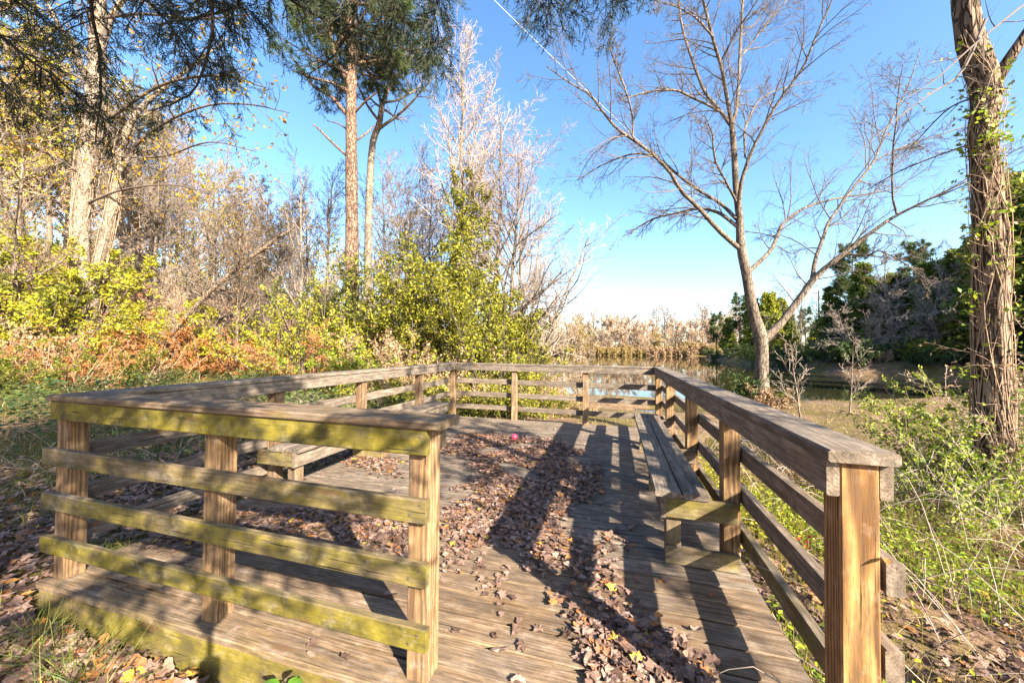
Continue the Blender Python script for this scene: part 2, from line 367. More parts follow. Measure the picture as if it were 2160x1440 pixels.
# ------------------------------------------------------------------ plant building blocks (numpy)
def catmull(P, K):
    P = np.asarray(P, float); Q = np.vstack([2*P[0]-P[1], P, 2*P[-1]-P[-2]])
    n = len(P)-1; t = np.linspace(0, n-1e-6, K); i = t.astype(int); f = (t-i)[:, None]
    a, b, c, d = Q[i], Q[i+1], Q[i+2], Q[i+3]
    return .5*(2*b+(c-a)*f+(2*a-5*b+4*c-d)*f**2+(3*b-a-3*c+d)*f**3)
def tubes(P, Rr, S=4, cap=False):
    """P (N,K,3) centre lines, Rr (N,K) radii -> verts, quads"""
    N_, K = P.shape[:2]
    T = np.gradient(P, axis=1); T = nrm(T)
    ref = nrm(np.cross(T.mean(1), rng.normal(size=(N_, 3))))[:, None]
    A = nrm(np.cross(T, ref)); B = np.cross(T, A)
    th = np.linspace(0, 2*np.pi, S, endpoint=False)
    V = P[:, :, None]+Rr[:, :, None, None]*(A[:, :, None]*np.cos(th)[None, None, :, None]+B[:, :, None]*np.sin(th)[None, None, :, None])
    idx = np.arange(N_*K*S).reshape(N_, K, S); nx = np.roll(idx, -1, 2)
    q = np.stack([idx[:, :-1], nx[:, :-1], nx[:, 1:], idx[:, 1:]], -1).reshape(-1, 4)
    return V.reshape(-1, 3), q
def merge(parts):
    Vs, Qs, o = [], [], 0
    for V, q in parts:
        Vs.append(V); Qs.append(q+o); o += len(V)
    return np.concatenate(Vs), np.concatenate(Qs)
def sample(P, Rr, t, i):
    """point, tangent, radius at fraction t of polyline i"""
    K = P.shape[1]; x = np.clip(t, 0, .9999)*(K-1); k = x.astype(int); f = (x-k)
    p = P[i, k]*(1-f)[:, None]+P[i, k+1]*f[:, None]
    return p, nrm(P[i, k+1]-P[i, k]), Rr[i, k]*(1-f)+Rr[i, k+1]*f
def grow(P, Rr, n, length, ang=(35, 65), K=5, up=.06, wig=.12, t0=.2, t1=1., rs=.6, rmax=None, taper=.25, shrink=.55, by_len=True, flat=0.):
    """n children on each polyline; length is a fraction of the parent's length if by_len else metres"""
    N_ = len(P); M = N_*n; i = np.repeat(np.arange(N_), n)
    t = t0+(t1-t0)*((np.tile(np.arange(n), N_)+rng.random(M))/n)
    p, tan, r = sample(P, Rr, t, i)
    L = np.linalg.norm(np.diff(P, axis=1), axis=-1).sum(1)[i] if by_len else 1.
    L = L*rng.uniform(length[0], length[1], M)*(1-shrink*t)
    side = nrm(np.cross(tan, nrm(rng.normal(size=(M, 3)))*np.array([1, 1, 1-flat])+1e-6))
    if flat: side = nrm(side*np.array([1, 1, 1-flat]))
    a = np.radians(rng.uniform(ang[0], ang[1], M))[:, None]
    d = nrm(tan*np.cos(a)+side*np.sin(a)); st = (L/(K-1))[:, None]
    out = [p]
    for k in range(K-1):
        out.append(out[-1]+d*st); d = nrm(d+wig*rng.normal(size=(M, 3))+np.array([0, 0, up]))
    Q = np.stack(out, 1); r0 = np.minimum(r*rs, rmax) if rmax else r*rs
    return Q, r0[:, None]*np.linspace(1, taper, K)[None]
def leafquads(p, size, axis=None, normal=None, w=.5, fold=.15, droop=0.):
    """kite shaped leaves: two triangles sharing the midrib"""
    M = len(p); size = np.broadcast_to(size, M)[:, None]
    a = nrm(rng.normal(size=(M, 3)) if axis is None else axis); a = nrm(a-np.array([0, 0, droop]))
    nv = nrm(rng.normal(size=(M, 3)) if normal is None else normal); b = nrm(np.cross(nv, a)); nv = np.cross(a, b)
    V = np.stack([p, p+size*(a*.45+b*w*.5+nv*fold*.5), p+size*a, p+size*(a*.45-b*w*.5+nv*fold*.5)], 1)
    i = np.arange(M*4).reshape(M, 4)
    return V.reshape(-1, 3), np.concatenate([i[:, [0, 1, 2]], i[:, [0, 2, 3]]])
def strips(p, d, L, w, K=3, bend=.3, g=-.5):
    """grass blades / needles: narrow tapering strips"""
    M = len(p); d = nrm(d); L = np.broadcast_to(L, M)[:, None]; w = np.broadcast_to(w, M)[:, None]
    s = nrm(np.cross(d, rng.normal(size=(M, 3)))); bd = nrm(np.cross(d, s)+np.array([0, 0, g]))
    V = []
    for k in range(K):
        f = k/(K-1); c = p+L*(d*f+bd*bend*f*f); ww = w*(1-f)*.5+w*.06
        V += [c-s*ww, c+s*ww]
    V = np.stack(V, 1); i = np.arange(M*2*K).reshape(M, 2*K)
    q = np.concatenate([i[:, [2*k, 2*k+1, 2*k+3, 2*k+2]] for k in range(K-1)])
    return V.reshape(-1, 3), q
def put(name, parts, mat, parent=None, smooth=False):
    """parts: list of (verts, faces); faces may be quads or triangles; world coordinates"""
    o, Vs, fq, ft = 0, [], [], []
    for V, q in parts:
        (fq if q.shape[1] == 4 else ft).append(q+o); Vs.append(V); o += len(V)
    V = np.concatenate(Vs)
    if parent is not None: V = V-np.array(wloc(parent))
    ob = mesh(name, V, ([np.concatenate(fq)] if fq else [])+([np.concatenate(ft)] if ft else []), mat, parent, smooth)
    if name not in ('trunk', 'limb'): ob['kind'] = 'stuff'
    return ob
def trace(pts, d, K=None):
    """pts: (px, py, width_px[, extra depth]) seen in the photograph, standing d metres ahead"""
    P = [at(q[0], q[1], d+(q[3] if len(q) > 3 else 0)) for q in pts]
    r = [q[2]/2*(d+(q[3] if len(q) > 3 else 0))/F/math.hypot(1, (q[0]-1080)/F) for q in pts]   # wide lens stretch towards the edges
    K = K or len(pts)*3
    return catmull(P, K), np.interp(np.linspace(0, 1, K), np.linspace(0, 1, len(r)), r)
def leaves_on(P, Rr, n, size, t0=.1, t1=1., w=.55, up=.5, droop=.2, spread=0., fold=.15):
    N_ = len(P); i = np.repeat(np.arange(N_), n); t = rng.uniform(t0, t1, N_*n)
    p, tan, r = sample(P, Rr, t, i)
    if spread: p = p+rng.normal(size=p.shape)*spread
    ax = nrm(tan*.5+rng.normal(size=p.shape)); nv = nrm(rng.normal(size=p.shape)*.8+np.array([0, 0, up]))
    return leafquads(p, rng.uniform(size[0], size[1], len(p)), ax, nv, w, fold, droop)

BARK_GREY = bark_mat('grey_bark', (.025, .019, .015), (.088, .070, .056), (.20, .165, .135), 5.)
BARK_BROWN = bark_mat('brown_ridged_bark', (.018, .013, .010), (.095, .067, .048), (.23, .175, .13), 7., .18, 1., .05)
BARK_PINE = bark_mat('pine_bark', (.028, .017, .012), (.115, .073, .053), (.235, .165, .125), 6., .35, 1., .05)
BARK_PALE = bark_mat('pale_bark', (.036, .028, .022), (.125, .100, .079), (.25, .21, .17), 4., .4, .4, .02)
TWIG_GREY = plain('grey_twigs', (.095, .075, .062), .9, 0, .35, 3.)
TWIG_MID = plain('grey_brown_twigs', (.19, .15, .125), .9, 0, .3, 2.)
TWIG_PALE = plain('pale_twigs', (.31, .255, .215), .9, 0, .3, 2.)
TWIG_DARK = plain('dark_twigs', (.045, .035, .03), .9, 0, .3, 3.)
TWIG_TAN = plain('tan_twigs', (.30, .215, .15), .9, 0, .35, 1.)
LEAF_OLIVE = leaf_mat('olive_leaves', (.06, .09, .012), (.13, .16, .02), (.24, .24, .03), (.17, .17, .02))
LEAF_BRIGHT = leaf_mat('bright_green_leaves', (.10, .18, .015), (.20, .29, .02), (.32, .36, .03), (.25, .31, .02))
LEAF_YELLOW = leaf_mat('yellow_leaves', (.42, .30, .02), (.52, .33, .025), (.45, .20, .02), (.33, .30, .03), transl=.45)
LEAF_RUST = leaf_mat('rust_leaves', (.30, .10, .025), (.44, .17, .04), (.40, .22, .08), (.24, .10, .03))
LEAF_TAN = leaf_mat('dry_tan_leaves', (.30, .19, .10), (.40, .27, .16), (.22, .13, .07), (.46, .33, .2), transl=.2)
LEAF_DARK = leaf_mat('dark_evergreen_leaves', (.03, .06, .018), (.055, .095, .022), (.09, .13, .028), transl=.3)
NEEDLE = leaf_mat('pine_needles', (.035, .075, .02), (.06, .105, .025), (.13, .16, .03), transl=.25)
CEDAR = leaf_mat('cedar_sprays', (.035, .055, .035), (.055, .08, .045), (.085, .105, .05), transl=.3)
FIR = leaf_mat('conifer_foliage', (.06, .11, .025), (.13, .19, .03), (.28, .30, .03), (.19, .23, .03), transl=.35)
STRAW = leaf_mat('dry_grass', (.30, .215, .10), (.42, .32, .16), (.22, .16, .07), (.19, .17, .05), transl=.25)
GRASS = leaf_mat('green_grass', (.06, .10, .02), (.12, .15, .03), (.22, .22, .05), transl=.3)

# ------------------------------------------------------------------ the bare tree by the water (limbs traced at its own distance, spread in depth)
BD = 15.5
root = at(1606, 838, BD); bt = thing('bare_tree', 'tall leafless tree with a forked trunk standing by the water behind the right railing', 'tree', tuple(root))
limbs = {
 'trunk': [(1605, 850, 46), (1606, 825, 36), (1607, 780, 30), (1607, 740, 29), (1603, 705, 31), (1588, 655, 25), (1575, 580, 23), (1563, 520, 21), (1560, 460, 17), (1553, 400, 15), (1549, 330, 14), (1544, 265, 13)],
 'l1': [(1544, 265, 10), (1537, 225, 9, -.2), (1522, 140, 8, -.5), (1505, 75, 7, -.8), (1480, -20, 6, -1.2), (1455, -130, 4, -1.6), (1440, -230, 2, -2)],
 'l2': [(1545, 262, 10), (1556, 215, 8, .3), (1562, 100, 7, .8), (1568, 0, 6, 1.1), (1575, -120, 4, 1.5), (1580, -230, 2, 1.8)],
 'fork': [(1606, 718, 26), (1640, 690, 19, -.1), (1690, 627, 17, -.3), (1715, 590, 16, -.5), (1762, 548, 13, -.8), (1812, 510, 11, -1.1), (1880, 460, 9, -1.5), (1960, 420, 7, -1.9), (2045, 380, 4, -2.3), (2110, 352, 2, -2.6)],
 'f2': [(1713, 592, 12, -.5), (1720, 545, 10, -.3), (1738, 495, 9, 0), (1750, 465, 8, .2), (1800, 395, 7, .6), (1842, 343, 6, 1), (1870, 270, 5, 1.3), (1915, 180, 4, 1.7), (1940, 100, 2, 2.1)],
 'f3': [(1842, 343, 5, 1.), (1890, 316, 5, .9), (1960, 291, 4, .7), (2032, 268, 3, .5), (2080, 250, 2, .3)],
 'f4': [(1892, 452, 6, -1.5), (1884, 400, 5, -1.8), (1887, 320, 5, -2.1), (1896, 260, 4, -2.4), (1902, 200, 3, -2.7), (1915, 130, 2, -3)],
 'f5': [(1780, 535, 5, -.9), (1830, 537, 5, -1.4), (1860, 528, 4, -1.8), (1920, 560, 3, -2.2), (1970, 600, 2, -2.5)],
 'm1': [(1574, 580, 12), (1625, 530, 10, .4), (1641, 498, 9, .7), (1656, 470, 8, .9), (1700, 440, 7, 1.3), (1770, 420, 5, 1.9), (1850, 408, 4, 2.5), (1915, 395, 2, 3)],
 'b1': [(1557, 523, 12), (1520, 490, 11, -.4), (1475, 440, 10, -.8), (1437, 405, 9, -1.1), (1410, 360, 8, -1.4), (1370, 320, 7, -1.7), (1335, 295, 6, -2), (1300, 270, 6, -2.3), (1270, 235, 5, -2.6), (1240, 200, 4, -2.9), (1198, 175, 3, -3.2), (1150, 140, 2, -3.5)],
 'b2': [(1556, 478, 9), (1515, 448, 8, .5), (1475, 440, 6, 1.0), (1420, 452, 5, 1.6), (1370, 465, 4, 2.1), (1310, 500, 2, 2.6)],
 'b3': [(1553, 462, 9), (1520, 430, 8, .8), (1470, 400, 7, 1.6), (1430, 370, 6, 2.2), (1385, 335, 5, 2.8), (1340, 325, 4, 3.3), (1280, 345, 3, 3.8), (1220, 380, 2, 4.2)],
 'b4': [(1335, 295, 4, -2), (1334, 250, 4, -2.2), (1320, 190, 4, -2.5), (1295, 130, 3, -2.8), (1280, 90, 2, -3)],
 'c1': [(1557, 448, 11), (1566, 380, 9, -.5), (1590, 312, 8, -.9), (1638, 222, 7, -1.5), (1690, 150, 6, -2.1), (1725, 70, 5, -2.6), (1760, -10, 4, -3.1), (1800, -100, 2, -3.6)],
 'c2': [(1556, 430, 7), (1530, 380, 5, -1), (1510, 340, 5, -1.6), (1503, 280, 4, -2.2), (1490, 240, 2, -2.6)],
 'c3': [(1572, 330, 5, -.6), (1572, 270, 5, .2), (1600, 215, 4, .6), (1650, 190, 3, 1.1), (1710, 175, 2, 1.6)],
 'u1': [(1544, 268, 9), (1520, 235, 8, .5), (1482, 185, 7, 1), (1455, 110, 6, 1.4), (1437, 50, 5, 1.8), (1430, -30, 4, 2.2), (1420, -110, 2, 2.6)],
 'u2': [(1520, 236, 6, .5), (1470, 210, 5, .2), (1420, 190, 5, -.2), (1360, 195, 4, -.6), (1305, 212, 2, -1)],
 'u3': [(1505, 80, 5, -.8), (1470, 40, 4, -1.2), (1430, 15, 3, -1.6), (1380, -5, 2, -2)],
 'u4': [(1562, 120, 5, .8), (1610, 60, 4, 1.1), (1650, 10, 3, 1.5), (1700, -40, 2, 1.9)],
 'u5': [(1520, 130, 5, -.5), (1560, 60, 4, -1.1), (1600, 0, 3, -1.6), (1630, -60, 2, -2)]}
main, twl = [], []
for k, pts in limbs.items():
    P, r = trace(pts, BD, 24); P = P+np.cumsum(rng.normal(size=P.shape)*.008, 0)*(k != 'trunk')
    main.append((P, r)); 
trunkparts = [tubes(P[None], r[None], 12 if k in ('trunk', 'fork') else 7) for (k, (P, r)) in zip(limbs, main)]
t_ = put('trunk', trunkparts, BARK_GREY, bt, True)
PL = np.stack([P for k, (P, r) in zip(limbs, main) if k != 'trunk']); RL = np.stack([r for k, (P, r) in zip(limbs, main) if k != 'trunk'])
T1 = grow(PL, RL, 19, (.16, .34), (30, 62), 7, .03, .10, .12, 1., .55, .028, .3, .35)
T2 = grow(*T1, 8, (.25, .55), (30, 60), 5, .02, .13, .15, 1., .6, .014, .35, .4)
T3 = grow(*T2, 5, (.3, .65), (28, 60), 4, .02, .15, .2, 1., .7, .008, .5, .4)
tip = (np.maximum(T3[0], -9), np.maximum(T3[1], .0042))
put('twigs', [tubes(T1[0], np.maximum(T1[1], .005), 5), tubes(T2[0], np.maximum(T2[1], .006), 3), tubes(*tip, 3)], TWIG_GREY, bt)
sel = rng.random(len(T2[0])) < .05
put('last_leaves', [leaves_on(T2[0][sel], T2[1][sel], 1, (.07, .13), w=.7)], LEAF_RUST, bt)
# vine mat and dry shrub at its foot are separate plants (below)

# ------------------------------------------------------------------ vine-clad tree at the right edge
VD = 4.7
root = at(2092, 1085, VD); vt = thing('vine_covered_tree', 'thick trunk wrapped in vines at the right edge of the picture', 'tree', tuple(root))
tr = [(2086, 1150, 210), (2090, 1100, 150), (2094, 1050, 112), (2096, 960, 92), (2093, 860, 84), (2092, 700, 76), (2090, 560, 78), (2088, 470, 72), (2082, 380, 68), (2074, 310, 64), (2074, 262, 66), (2082, 205, 70), (2070, 150, 72), (2047, 85, 66), (2034, 0, 58), (2026, -90, 50), (2016, -200, 42), (2010, -330, 30)]
P, r = trace(tr, VD, 60); vtP, vtR = P, r
th = np.linspace(0, 2*np.pi, 40, endpoint=False)
Tn = nrm(np.gradient(P, axis=0)); A = nrm(np.cross(Tn, [0, 1, .01])); B = np.cross(Tn, A)
ridge = 1+.05*np.sin(th*9+np.linspace(0, 3, 60)[:, None]+np.sin(np.linspace(0, 9, 60))[:, None])+.035*np.sin(th*17+1)+.05*rng.normal(size=(60, 40))*.4
V = P[:, None]+(r[:, None]*ridge)[..., None]*(A[:, None]*np.cos(th)[None, :, None]+B[:, None]*np.sin(th)[None, :, None])
ii = np.arange(60*40).reshape(60, 40); nx = np.roll(ii, -1, 1)
put('trunk', [(V.reshape(-1, 3), np.stack([ii[:-1], nx[:-1], nx[1:], ii[1:]], -1).reshape(-1, 4))], BARK_BROWN, vt, True)
lb = [trace(q, VD, 16) for q in ([(2098, 175, 42), (2125, 130, 34, -.1), (2165, 70, 30, -.2), (2215, -10, 26, -.3), (2270, -120, 20, -.4)],
      [(2060, 75, 30), (2035, 20, 24, .2), (1995, -40, 20, .4), (1940, -110, 14, .7)])]
put('limb', [tubes(P[None], r[None], 9) for P, r in lb], BARK_BROWN, vt, True)
K_ = 40; vines = []
for k in range(40):
    t = np.linspace(R(0, .1), R(.45, .8), K_); ph = R(0, 6.3); tw = R(-3, 3)
    x = t*59; i0 = x.astype(int); f = (x-i0)[:, None]
    c = vtP[i0]*(1-f)+vtP[i0+1]*f; rr_ = np.interp(x, np.arange(60), vtR)
    a = ph+tw*t+.5*np.sin(t*R(10, 40)+R(0, 6))+np.cumsum(rng.normal(size=K_)*.09); rad = rr_*(1.0+.07*np.abs(np.sin(t*R(5, 14))))+.008
    vines.append(c+rad[:, None]*(np.cos(a)[:, None]*np.array([1., 0, 0])+np.sin(a)[:, None]*np.array([0, 1., 0]))+np.cumsum(rng.normal(size=(K_, 3))*.003, 0))
vines = np.array(vines); vr = np.linspace(1, .5, K_)[None]*rng.uniform(.003, .009, (40, 1))
put('vine_stem', [tubes(vines, vr, 5)], TWIG_TAN, vt)
V1_ = grow(vines, vr, 26, (.03, .09), (40, 90), 5, .0, .25, .0, 1., .6, .004)
put('vine_twigs', [tubes(V1_[0], np.maximum(V1_[1], .0016), 3)], TWIG_TAN, vt)
zc = V1_[0][:, -1, 2]; g1 = rng.random(len(zc)) < np.where((zc > 2.0) & (zc < 3.3), .6, np.where((zc > 3.9), .6, .3))
put('vine_leaves', [leaves_on(V1_[0][g1], V1_[1][g1], 4, (.03, .08), w=.7, spread=.02)], LEAF_BRIGHT, vt)
put('dry_vine_leaves', [leaves_on(V1_[0][~g1][::3], V1_[1][~g1][::3], 2, (.03, .06), w=.6, spread=.02)], LEAF_TAN, vt)
tw = [trace(q, VD, 14) for q in ([(2080, 40, 9, -.2), (2030, 150, 7, -.3), (1960, 200, 5, -.5), (1880, 260, 3, -.6), (1800, 330, 2, -.7)], [(2160, 10, 8, -.5), (2060, 90, 6, -.6), (1970, 170, 4, -.7), (1890, 220, 2, -.8)],
      [(2060, 300, 7, .2), (2000, 320, 5, .4), (1900, 360, 4, .7), (1830, 400, 2, 1)], [(2070, 200, 7, 0), (2000, 230, 5, .2), (1930, 300, 3, .4), (1860, 360, 2, .5)])]
tP = np.stack([a for a, _ in tw]); tR = np.stack([b for _, b in tw]); c1 = grow(tP, tR, 12, (.12, .3), (25, 55), 6, 0, .1, .1); c2 = grow(*c1, 4, (.3, .6), (25, 55), 4, 0, .12)
put('twigs', [tubes(tP, tR, 5), tubes(c1[0], np.maximum(c1[1], .0018), 3), tubes(c2[0], np.maximum(c2[1], .0012), 3)], TWIG_GREY, vt)
sel = rng.random(len(c2[0])) < .12
put('last_leaves', [leaves_on(c2[0][sel], c2[1][sel], 1, (.03, .05), w=.7)], LEAF_YELLOW, vt)

# ------------------------------------------------------------------ pine behind the left railing
PD = 14.
px_ = [(744, 800, 36), (744, 700, 31), (743, 560, 29), (742, 430, 27), (741, 300, 25), (741, 200, 23), (742, 130, 21), (742, 60, 19), (740, -60, 17), (738, -200, 13), (736, -380, 8), (735, -520, 3)]
root = at(744, 795, PD); pt = thing('pine_tree', 'tall straight pine behind the left railing, its crown high above', 'tree', tuple(root))
P, r = trace(px_, PD, 40); put('trunk', [tubes(P[None], r[None]*(1+.04*rng.normal(size=(1, 40))), 14)], BARK_PINE, pt, True)
dead = [trace(q, PD, 12) for q in ([(738, 335, 7), (700, 300, 6, .1), (672, 272, 5, .2), (660, 262, 3, .3)], [(738, 250, 9), (700, 205, 8, .3), (665, 185, 7, .5), (645, 160, 6, .7), (615, 120, 4, 1)],
   [(738, 185, 10), (722, 150, 9, .1), (705, 110, 8, .2), (690, 40, 6, .4)], [(746, 240, 6), (770, 215, 5, -.3), (795, 195, 3, -.6)], [(738, 195, 9), (700, 175, 7, -.4), (660, 165, 6, -.8), (620, 150, 4, -1.2)],
   [(746, 300, 5), (775, 280, 4, .2), (790, 265, 3, .4)], [(738, 278, 4), (715, 262, 3, .4), (690, 255, 2, .8)])]
put('dead_limb', [tubes(P[None], r[None], 6) for P, r in dead], BARK_PINE, pt, True)
trunkP = P_ = trace(px_, PD, 40)
cr = grow(trunkP[0][None], trunkP[1][None], 80, (.13, .20), (55, 100), 9, .04, .07, .50, 1., .5, .06, .2, .55)
cr2 = grow(*cr, 12, (.25, .5), (30, 65), 5, .08, .1, .3, 1., .6, .02, .3, .3)
cr3 = grow(*cr2, 3, (.3, .6), (30, 60), 4, .1, .1, .4, 1., .7, .01)
put('branches', [tubes(*cr, 6), tubes(*cr2, 4), tubes(cr3[0], np.maximum(cr3[1], .004), 3)], BARK_PINE, pt)
ends = np.concatenate([cr2[0][:, -1], cr2[0][:, -2], cr3[0][:, -1], cr3[0][:, -2]]); dirs = np.concatenate([cr2[0][:, -1]-cr2[0][:, -2]]*2+[cr3[0][:, -1]-cr3[0][:, -2]]*2)
ends = np.concatenate([ends, *[dd[0][-4:] for dd in dead[1:3]], dead[4][0][-4:]]); dirs = np.concatenate([dirs, *[np.repeat((dd[0][-1]-dd[0][-2])[None], 4, 0) for dd in (dead[1], dead[2], dead[4])]])
k = 30; pp = np.repeat(ends, k, 0); dd = nrm(nrm(np.repeat(dirs, k, 0))*.55+rng.normal(size=(len(pp), 3))*.75)
put('needles', [strips(pp, dd, rng.uniform(.15, .26, len(pp)), .009, 2, .0)], NEEDLE, pt)

# ------------------------------------------------------------------ generic plants
def stems(n, H, spread, K=8, up=.10, wig=.07, base_r=.15, r0=.02, hvar=.35):
    p = np.stack([rng.normal(size=n)*base_r, rng.normal(size=n)*base_r, np.full(n, -.15)], -1)
    d = nrm(np.stack([rng.normal(size=n)*spread, rng.normal(size=n)*spread, np.ones(n)], -1)); L = H*rng.uniform(1-hvar, 1.05, n); st = (L/(K-1))[:, None]
    out = [p]
    for k in range(K-1): out.append(out[-1]+d*st); d = nrm(d+wig*rng.normal(size=(n, 3))+np.array([0, 0, up]))
    return np.stack(out, 1), (r0*rng.uniform(.6, 1.2, n))[:, None]*np.linspace(1, .25, K)[None]
def trunkline(H, r0, lean=(0, 0), K=14, wig=.02):
    t = np.linspace(0, 1, K); P = np.stack([lean[0]*t*H, lean[1]*t*H, t*H-.2], -1)+np.cumsum(rng.normal(size=(K, 3))*wig*H/K*2, 0)*np.array([1, 1, .2])
    return P[None], (r0*(1-.9*t)**.8)[None]
def place(t, base, rz=0., sc=1.):
    t.location = base; t.rotation_euler = (0, 0, rz); t.scale = (sc, sc, sc*1.0); return t
def ground_at(px, d):
    x, y = cpx(px, d); return (x, y, gz(x, y)-.03)
def bare_tree(H, r0, n=(14, 6, 4), lean=(0, 0), bark=BARK_GREY, twig=TWIG_GREY, ang=(28, 58), ln=(.28, .5), rmin=.006, t0=.25, up=.10, leaf=None, lf=.05, lsize=(.06, .1)):
    t = bpy.data.objects.new('leafless_tree', None); C.objects.link(t)
    tp = trunkline(H, r0, lean); a = grow(*tp, n[0], ln, ang, 8, up, .10, t0, 1., .55, None, .25, .5)
    b = grow(*a, n[1], (.3, .55), (28, 60), 6, up*.6, .12, .15, 1., .6); c = grow(*b, n[2], (.3, .6), (25, 60), 4, up*.4, .13, .15, 1., .7)
    put('trunk', [tubes(*tp, 9), tubes(a[0], np.maximum(a[1], rmin*1.5), 6)], bark, t, True)
    put('twigs', [tubes(b[0], np.maximum(b[1], rmin), 4), tubes(c[0], np.maximum(c[1], rmin*.7), 3)], twig, t)
    if leaf:
        sel = rng.random(len(c[0])) < lf; put('leaves', [leaves_on(c[0][sel], c[1][sel], 2, lsize, w=.7)], leaf, t)
    return t
def leafy(name, H, n, spread, leaf, per=4, size=(.04, .08), lv=(7, 5), bark=TWIG_DARK, r0=.025, up=.08, base_r=.2, hvar=.35, wig=.08, ln=(.25, .45), spr=.05):
    t = bpy.data.objects.new(name, None); C.objects.link(t)
    spr = spr*.45; s0 = stems(n, H, spread, 9, up, wig, base_r, r0, hvar); a = grow(*s0, lv[0], ln, (30, 70), 6, .05, .12, .15, 1., .6); b = grow(*a, lv[1], (.3, .55), (30, 70), 4, .03, .15, .1, 1., .6)
    put('stems', [tubes(s0[0], s0[1], 5), tubes(a[0], np.maximum(a[1], .003), 4), tubes(b[0], np.maximum(b[1], .002), 3)], bark, t)
    put('leaves', [leaves_on(*b, per, size, w=.6, spread=spr), leaves_on(*a, per, size, w=.6, spread=spr)], leaf, t)
    return t
def conifer(H, r0, rad, leaf, nb=60, per=26, size=(.22, .4), t0=.12, up=.02, tipw=.25, droop=.1, sub=14):
    t = bpy.data.objects.new('conifer', None); C.objects.link(t)
    tp = trunkline(H, r0, (0, 0), 14, .008)
    a = grow(*tp, nb, (rad/H*.8, rad/H*1.15), (60, 95), 6, up, .08, t0, 1., .3, .06, .2, .8)
    b = grow(*a, sub, (.35, .6), (30, 65), 4, .02, .12, .12, 1., .6)
    put('trunk', [tubes(*tp, 8), tubes(*a, 4)], BARK_BROWN, t, True)
    put('foliage', [leaves_on(*b, max(2, per//6), size, t0=.1, w=.45, spread=size[0]*.45, droop=droop), leaves_on(*a, per//3, size, t0=.35, w=.45, spread=size[0]*.4, droop=droop)], leaf, t)
    return t
def pine(H, r0, rad, leaf=NEEDLE, nb=34, t0=.5):
    t = bpy.data.objects.new('pine_tree', None); C.objects.link(t)
    tp = trunkline(H, r0, (0, 0), 14, .01)
    a = grow(*tp, nb, (rad/H*.8, rad/H*1.2), (50, 90), 7, .06, .1, t0, 1., .4, .07, .2, .55); b = grow(*a, 12, (.3, .5), (30, 65), 4, .08, .12, .3, 1., .6)
    put('trunk', [tubes(*tp, 8), tubes(*a, 4)], BARK_PINE, t, True)
    k = 16; e = np.concatenate([b[0][:, -1], b[0][:, -2], a[0][:, -1]]); d = np.concatenate([b[0][:, -1]-b[0][:, -2]]*2+[a[0][:, -1]-a[0][:, -2]])
    p = np.repeat(e, k, 0); d = nrm(nrm(np.repeat(d, k, 0))*.4+rng.normal(size=p.shape)*.8)
    put('foliage', [strips(p, d, rng.uniform(.25, .5, len(p)), .06, 2, .0)], leaf, t)
    return t
def scatter(tmpls, spots, label, cat, group, name=None):
    """copy templates to spots (base, rz, scale); each gets a label with its place in the row"""
    used = set(); out = []
    for k, (ti, base, rz, sc) in enumerate(spots):
        src = tmpls[ti]; o = src if ti not in used else copy_tree(src); used.add(ti)
        place(o, base, rz, sc); tag(o, label(k, ti), cat, group)
        if name: o.name = name if isinstance(name, str) else name[ti]
        out.append(o)
    for i, t in enumerate(tmpls):
        if i not in used:
            for c in list(t.children): bpy.data.objects.remove(c)
            bpy.data.objects.remove(t)
    return out
ORD = ['first', 'second', 'third', 'fourth', 'fifth', 'sixth', 'seventh', 'eighth', 'ninth', 'tenth', 'eleventh', 'twelfth', 'thirteenth', 'fourteenth', 'fifteenth', 'sixteenth', 'seventeenth', 'eighteenth', 'nineteenth', 'twentieth']
def nth(k): return ORD[k] if k < 20 else 'twenty-'+['first', 'second', 'third', 'fourth', 'fifth', 'sixth', 'seventh', 'eighth', 'ninth'][(k-20) % 9] if k < 29 else 'thirty-'+['zeroth', 'first', 'second', 'third', 'fourth', 'fifth', 'sixth', 'seventh', 'eighth', 'ninth'][(k-30) % 10]

# ------------------------------------------------------------------ far shore
TWIG_FAR = plain('far_tan_twigs', (.36, .25, .17), .9, 0, .3, .4)
TWIG_FAR2 = plain('far_grey_twigs', (.33, .26, .21), .9, 0, .3, .4)
LEAF_FAR = leaf_mat('far_gold_leaves', (.34, .24, .09), (.30, .25, .07), (.26, .17, .09), transl=.3)
ft = [bare_tree(11, .18, (26, 10, 8), twig=TWIG_FAR, rmin=.05, t0=.06, ln=(.35, .6), ang=(35, 70)), bare_tree(13, .2, (24, 9, 8), twig=TWIG_FAR2, rmin=.045, t0=.15, ln=(.3, .5)),
      leafy('golden_tree', 10, 12, .38, LEAF_FAR, 4, (.35, .6), (8, 7), TWIG_FAR, .07, base_r=.8, spr=.25), bare_tree(9, .15, (28, 10, 8), twig=TWIG_FAR, bark=BARK_PALE, rmin=.05, t0=.04, ang=(40, 75), ln=(.4, .7))]
sp_ = []
for px in np.linspace(1092, 1565, 39):
    d = (R(144, 150), R(153, 165), R(168, 185))[len(sp_) % 3]; q = px+R(-5, 5)
    sp_.append((random.choice([0, 0, 1, 2, 3, 3]), ground_at(q, d), R(0, 6), R(.9, 1.2)*(1.35 if d > 153 else .95)))
scatter(ft, sp_, lambda k, i: f'{("tan bare", "thin grey bare", "golden leafed", "low pale bare")[i]} tree on the far shore, {nth(k)} from the left', 'tree', 'trees along the far shore', {0: 'far_tree', 1: 'far_tree', 2: 'golden_tree', 3: 'far_tree'})
